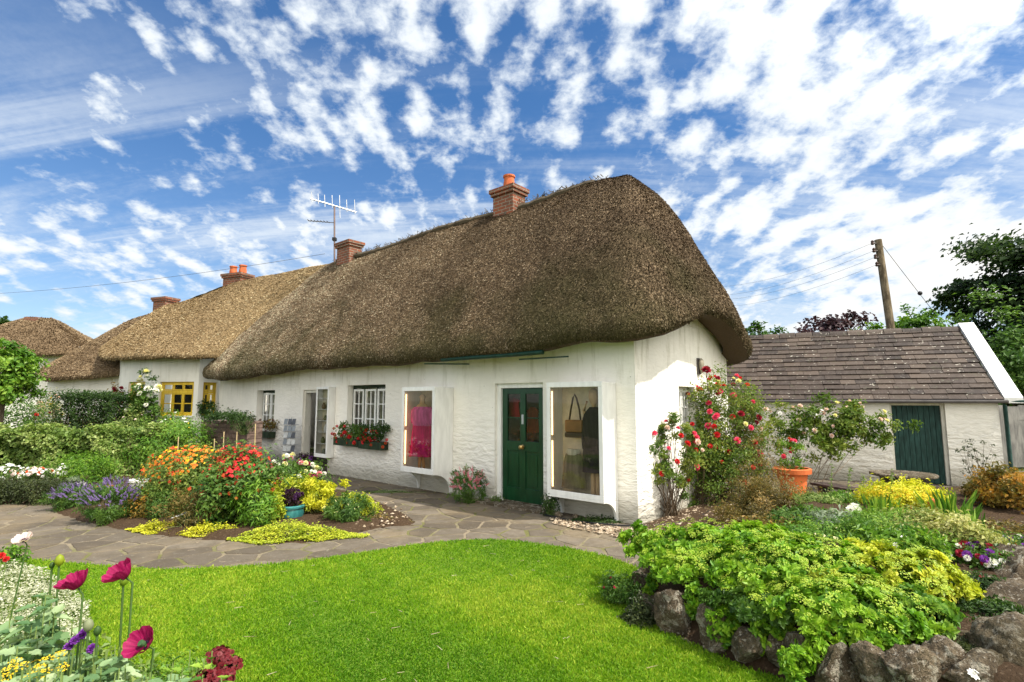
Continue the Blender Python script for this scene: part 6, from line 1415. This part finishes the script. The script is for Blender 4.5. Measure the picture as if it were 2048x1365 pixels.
def poppy(px, py, Y, r, tilt, label, seed, m=None, foot=(0, 0), cup=.55, pod=True, face=None, dark=True):
    """open cup of four broad ruffled petals with a dark heart and a seed pod, on a thin hairy stem"""
    R = random.Random(seed); p = at(px, py, Y); t = thing('poppy', Vector((p.x + foot[0], p.y + foot[1], 0)), label, 'poppy', 'poppies')
    ax = Vector(tilt).normalized(); q = ax.to_track_quat('Z', 'Y').to_matrix()
    n, rings = 16, 8
    for k in range(4):
        a0 = k * math.pi / 2 + .3 + (seed % 3) * .2; vs = []; att = []
        for i in range(rings + 1):
            f = i / rings; rr = r * (f ** .85); wd = .95 + .10 * f
            for j in range(n + 1):
                s = (j / n - .5) * 2; a = a0 + s * wd * .95; edge = 1 - .07 * s * s * f
                z = r * cup * f ** 2.0 * (1.0 - .10 * (k % 2)) + r * .07 * f * math.sin(s * 9 + k * 2 + seed) * f + r * .045 * f * math.sin(s * 23 + f * 7)
                vs.append(p + q @ Vector((math.cos(a) * rr * edge, math.sin(a) * rr * edge, z + .004 * k)))
        fs = [(i * (n + 1) + j, i * (n + 1) + j + 1, (i + 1) * (n + 1) + j + 1, (i + 1) * (n + 1) + j) for i in range(rings) for j in range(n)]
        att = [(.0 if (i < 3 and dark) else .10 + .55 * (i / rings) + .18 * math.sin(j * 2.3 + i * .6)) for i in range(rings) for j in range(n)]
        npmesh('petal', [(np.array([tuple(v) for v in vs]), np.array(fs), np.clip(att, 0, 1), 0)], PT[m or 'magenta'], t, True)
    if dark:
        V, Fx, v = scatter('pompon', np.array([p + q @ Vector((0, 0, r * .10))]), np.array([tuple(ax)]), np.array([r * .30]), np.random.default_rng(seed)); npmesh('stamens', [(V, Fx, v, 0)], PT['dark'], t)
    if pod:
        b = MB(lambda x, y, z: p + q @ Vector((x, y, z))); b.lathe((0, 0, r * .1), [(.002, 0), (r * .16, r * .08), (r * .20, r * .22), (r * .16, r * .36), (r * .20, r * .38), (r * .19, r * .42), (.002, r * .44)], 14); b.build('seed_pod', LF['glauc'], t, True)
    base = Vector((p.x + foot[0], p.y + foot[1], 0)); s = MB(); mid = p.lerp(base, .45) + Vector((R.uniform(-.02, .02), 0, 0)); s.tube([base, mid, p - ax * r * .6, p - ax * r * .05] if ax.z > .3 else [base, mid, p], .0032, 8); s.build('stem', LF['stem'], t, True)
    return t
poppy(156, 1176, 1.75, .045, (-.40, -.30, .86), 'left upper magenta poppy of the foreground', 1, foot=(.10, -.05), cup=.75, pod=False)
poppy(252, 1156, 1.80, .046, (-.50, -.50, .75), 'topmost magenta poppy on the tall straight stem', 2, foot=(-.02, .05), cup=.85, pod=False)
poppy(293, 1292, 1.62, .045, (-.40, -.75, .70), 'lower magenta poppy showing its pale green seed pod', 3, foot=(.0, .02), cup=.65)
poppy(49, 1083, 2.6, .040, (-.1, -.5, .8), 'pale pink small poppy over the path at the left', 4, 'pale', foot=(-.08, .0), cup=.5, pod=False)
def bud(px, py, Y, label, lm, r, seed):
    p = at(px, py, Y); t = thing('poppy_bud', (p.x, p.y, 0), label, 'bud', 'poppies'); b = MB(); b.lathe(p, [(.001, -r * 1.5), (r * .8, -r * .8), (r, 0), (r * .7, r * .9), (.001, r * 1.4)], 14); b.build('bud', LF[lm], t, True)
    s = MB(); s.tube([(p.x + .02, p.y, 0), (p.x + .01, p.y, p.z * .6), tuple(p - Vector((0, 0, r)))], .0035, 6); s.build('stem', LF['stem'], t)
bud(119, 1121, 2.1, 'pale yellow bud above the lawn at the left', 'gold', .016, 1)
bud(247, 1163, 1.85, 'small yellow green bud beside the topmost poppy', 'lime', .012, 2)
bud(177, 1251, 1.7, 'cream white bud above the purple flower', 'silver', .014, 3)
bud(104, 1131, 2.1, 'tiny green bud left of the pale yellow bud', 'ivy', .009, 4)
bud(195, 1262, 1.6, 'slim green bud between the poppies', 'ivy', .010, 5)

def big_leaves(name, label, pts, lm, seed, size=.10, n=9, cat='plant', jit=5):
    """stalks with broad ruffled leaves; pts: (px, py, Y) stalk tops"""
    R = np.random.default_rng(seed); tops = [at(p[0] + R.normal(0, 16) * (j > 0), p[1] + abs(R.normal(0, 14)) * (j > 0), p[2] + R.normal(0, .08) * (j > 0)) for p in pts for j in range(jit)]; c = sum((Vector(p) for p in tops), Vector()) / len(tops); c.z = 0; t = thing(name, c, label, cat)
    p1 = np.array([tuple(p) for p in tops]); p0 = p1 * np.array([1, 1, 0]) + R.normal(0, .03, p1.shape) * np.array([1, 1, 0]); V, Fx = stems_np(p0, p1, .0045, .002, .01, R); npmesh('stems', [(V, Fx, .7, 0)], LF['stem'], t)
    gs = []
    for a, b in zip(p0, p1):
        for k in range(n):
            f = R.uniform(.55, 1.0); q = a * (1 - f) + b * f; ang = R.uniform(0, 6.28); d = np.array([math.cos(ang), math.sin(ang), R.uniform(-.5, 1.0)]); d /= np.linalg.norm(d); s = np.cross(d, [0, 0, 1]); s /= np.linalg.norm(s); nn = np.cross(s, d)
            Ls = size * R.uniform(.6, 1.25) * (1.25 - .6 * f); ns = 8; vs = []; ph = R.uniform(0, 6)
            for i in range(ns + 1):
                x = i / ns; w = Ls * .36 * math.sin(math.pi * min(1, x * 1.02) ** .75) * (1 + .22 * math.sin(x * 21 + ph)); droop = -.28 * Ls * x * x; ctr = q + d * Ls * x + np.array([0, 0, 1]) * droop
                for j, sg in enumerate((-1, -.5, 0, .5, 1)): vs.append(ctr + s * w * sg + nn * (abs(sg) * .12 * Ls + .03 * Ls * math.sin(x * 25 + sg * 5 + ph)))
            F_ = np.array([(i * 5 + j, i * 5 + j + 1, (i + 1) * 5 + j + 1, (i + 1) * 5 + j) for i in range(ns) for j in range(4)]); gs.append((np.array(vs), F_, float(R.uniform(.1, 1)), 0))
    npmesh('leaves', gs, LF[lm], t, True); return t
big_leaves('poppy_leaves', 'tall glaucous poppy foliage at the far lower left', [(85, 1190, 2.0), (60, 1235, 1.9), (110, 1225, 1.95), (30, 1230, 2.0), (75, 1280, 1.8), (130, 1290, 1.75)], 'glauc', 601, .085, 16)
big_leaves('poppy_leaves', 'broad grey green leaves at the bottom left corner', [(20, 1290, 1.6), (60, 1330, 1.5), (0, 1340, 1.5), (110, 1330, 1.5), (40, 1360, 1.4), (-40, 1310, 1.5)], 'glauc', 602, .085, 14)
big_leaves('poppy_leaves', 'pale grey green foliage under the lower magenta poppy', [(215, 1300, 1.65), (250, 1330, 1.55), (190, 1330, 1.55), (230, 1290, 1.75), (300, 1345, 1.5), (350, 1350, 1.6), (160, 1350, 1.45), (280, 1375, 1.5)], 'glauc', 603, .070, 14)
big_leaves('leafy_plant', 'mid green leaves beside the dark red flower heads', [(380, 1300, 1.75), (400, 1330, 1.7), (365, 1335, 1.65), (420, 1350, 1.6), (345, 1325, 1.8), (450, 1375, 1.6)], 'fresh', 604, .06, 12)
def heads(name, label, pts, pm, s, seed, kind='umbel', lm='stem', cat='flowers'):
    R = np.random.default_rng(seed); P = np.array([tuple(at(*p)) for p in pts]); c = Vector(P.mean(0)); c.z = 0; t = thing(name, c, label, cat); p0 = P * np.array([1, 1, 0]) + R.normal(0, .02, P.shape) * np.array([1, 1, 0]); V, Fx = stems_np(p0, P, .005, .003, .01, R); npmesh('stems', [(V, Fx, .6, 0)], LF[lm], t)
    D = unit(R.normal(0, .25, P.shape) + np.array([0, -.45, 1])); bloom_parts('flower_head' if kind == 'umbel' else 'bloom', kind, P, D, s * R.uniform(.8, 1.2, len(P)), R, PT[pm], t); return t
def florets(label, pts, r, seed, pm='dred', nfl=30):
    R = np.random.default_rng(seed); C = [at(*p) for p in pts]; c = sum(C, Vector()) / len(C); t = thing('sweet_william', (c.x, c.y, 0), label, 'flowers', 'dark red flower heads')
    for q in C:
        d = unit(R.normal(0, 1, (nfl, 3))); d[:, 2] = np.abs(d[:, 2]) * 1.0 - .15; P = np.array(q) + d * np.array([r, r, r * .7]) * R.uniform(.75, 1.2, (nfl, 1)); V, Fx, v = scatter('disc', P, unit(d + np.array([0, -.2, .3]) + R.normal(0, .35, (nfl, 3))), r * .25 * R.uniform(.7, 1.3, nfl), R, R.uniform(0, 1, nfl)); npmesh('flower_head', [(V, Fx, v, 0)], PT[pm], t)
        V, Fx = stems_np(np.array([[q.x, q.y, q.z - r * .6]] * 14), P[:14] * .96 + np.array(q) * .04, .0025, .002); V2, F2 = stems_np(np.array([[q.x, q.y + .02, 0.]]), np.array([[q.x, q.y, q.z - r * .5]]), .005, .004); npmesh('stem', [(V, Fx, .2, 0), (V2, F2, .4, 0)], LF['purple'], t)
pbush('leafy_plant', 'fine fresh green foliage low between the poppies and dark red heads', 'plant', 330, 1480, 1335, 230, .7, lm='fresh', n=4200, leaf=.035, asp=.3, seed=606, shoots=90, low=1)
pbush('leafy_plant', 'yellow green foliage filling the bottom left corner under the yellow flowers', 'plant', 110, 1500, 1330, 330, .7, lm='ivy', n=6500, leaf=.04, asp=.5, seed=607, shoots=110, low=1)
florets('upper round dark red flower head at the bottom left of the lawn', [(438, 1312, 1.75), (458, 1330, 1.72)], .034, 701, 'dred', 75)
florets('lower dark red flower head cut by the bottom edge of the picture', [(412, 1362, 1.6), (438, 1358, 1.62)], .036, 702, 'dred', 75)
heads('pot_marigold', 'yellow small flowers in the bottom left corner', [(20, 1342, 1.5), (45, 1335, 1.5), (70, 1325, 1.52), (95, 1322, 1.5), (118, 1312, 1.5), (10, 1360, 1.45), (60, 1355, 1.42), (90, 1348, 1.45), (125, 1335, 1.45), (30, 1325, 1.55), (75, 1340, 1.44)], 'yellow', .016, 703)
heads('iris_bloom', 'dark purple flower below the left upper poppy', [(150, 1280, 1.7), (163, 1270, 1.72), (138, 1292, 1.7), (170, 1262, 1.73), (184, 1296, 1.7)], 'violet', .017, 704, 'ball')
heads('red_flower', 'small red flower at the left edge above the lawn', [(2, 1111, 4.6), (12, 1118, 4.7)], 'red', .035, 705, 'ball')
pbush('leafy_plant', 'small green leafy tuft on the lawn at the left edge', 'plant', 15, 1142, 1098, 60, .8, lm='fresh', n=700, leaf=.05, seed=86)
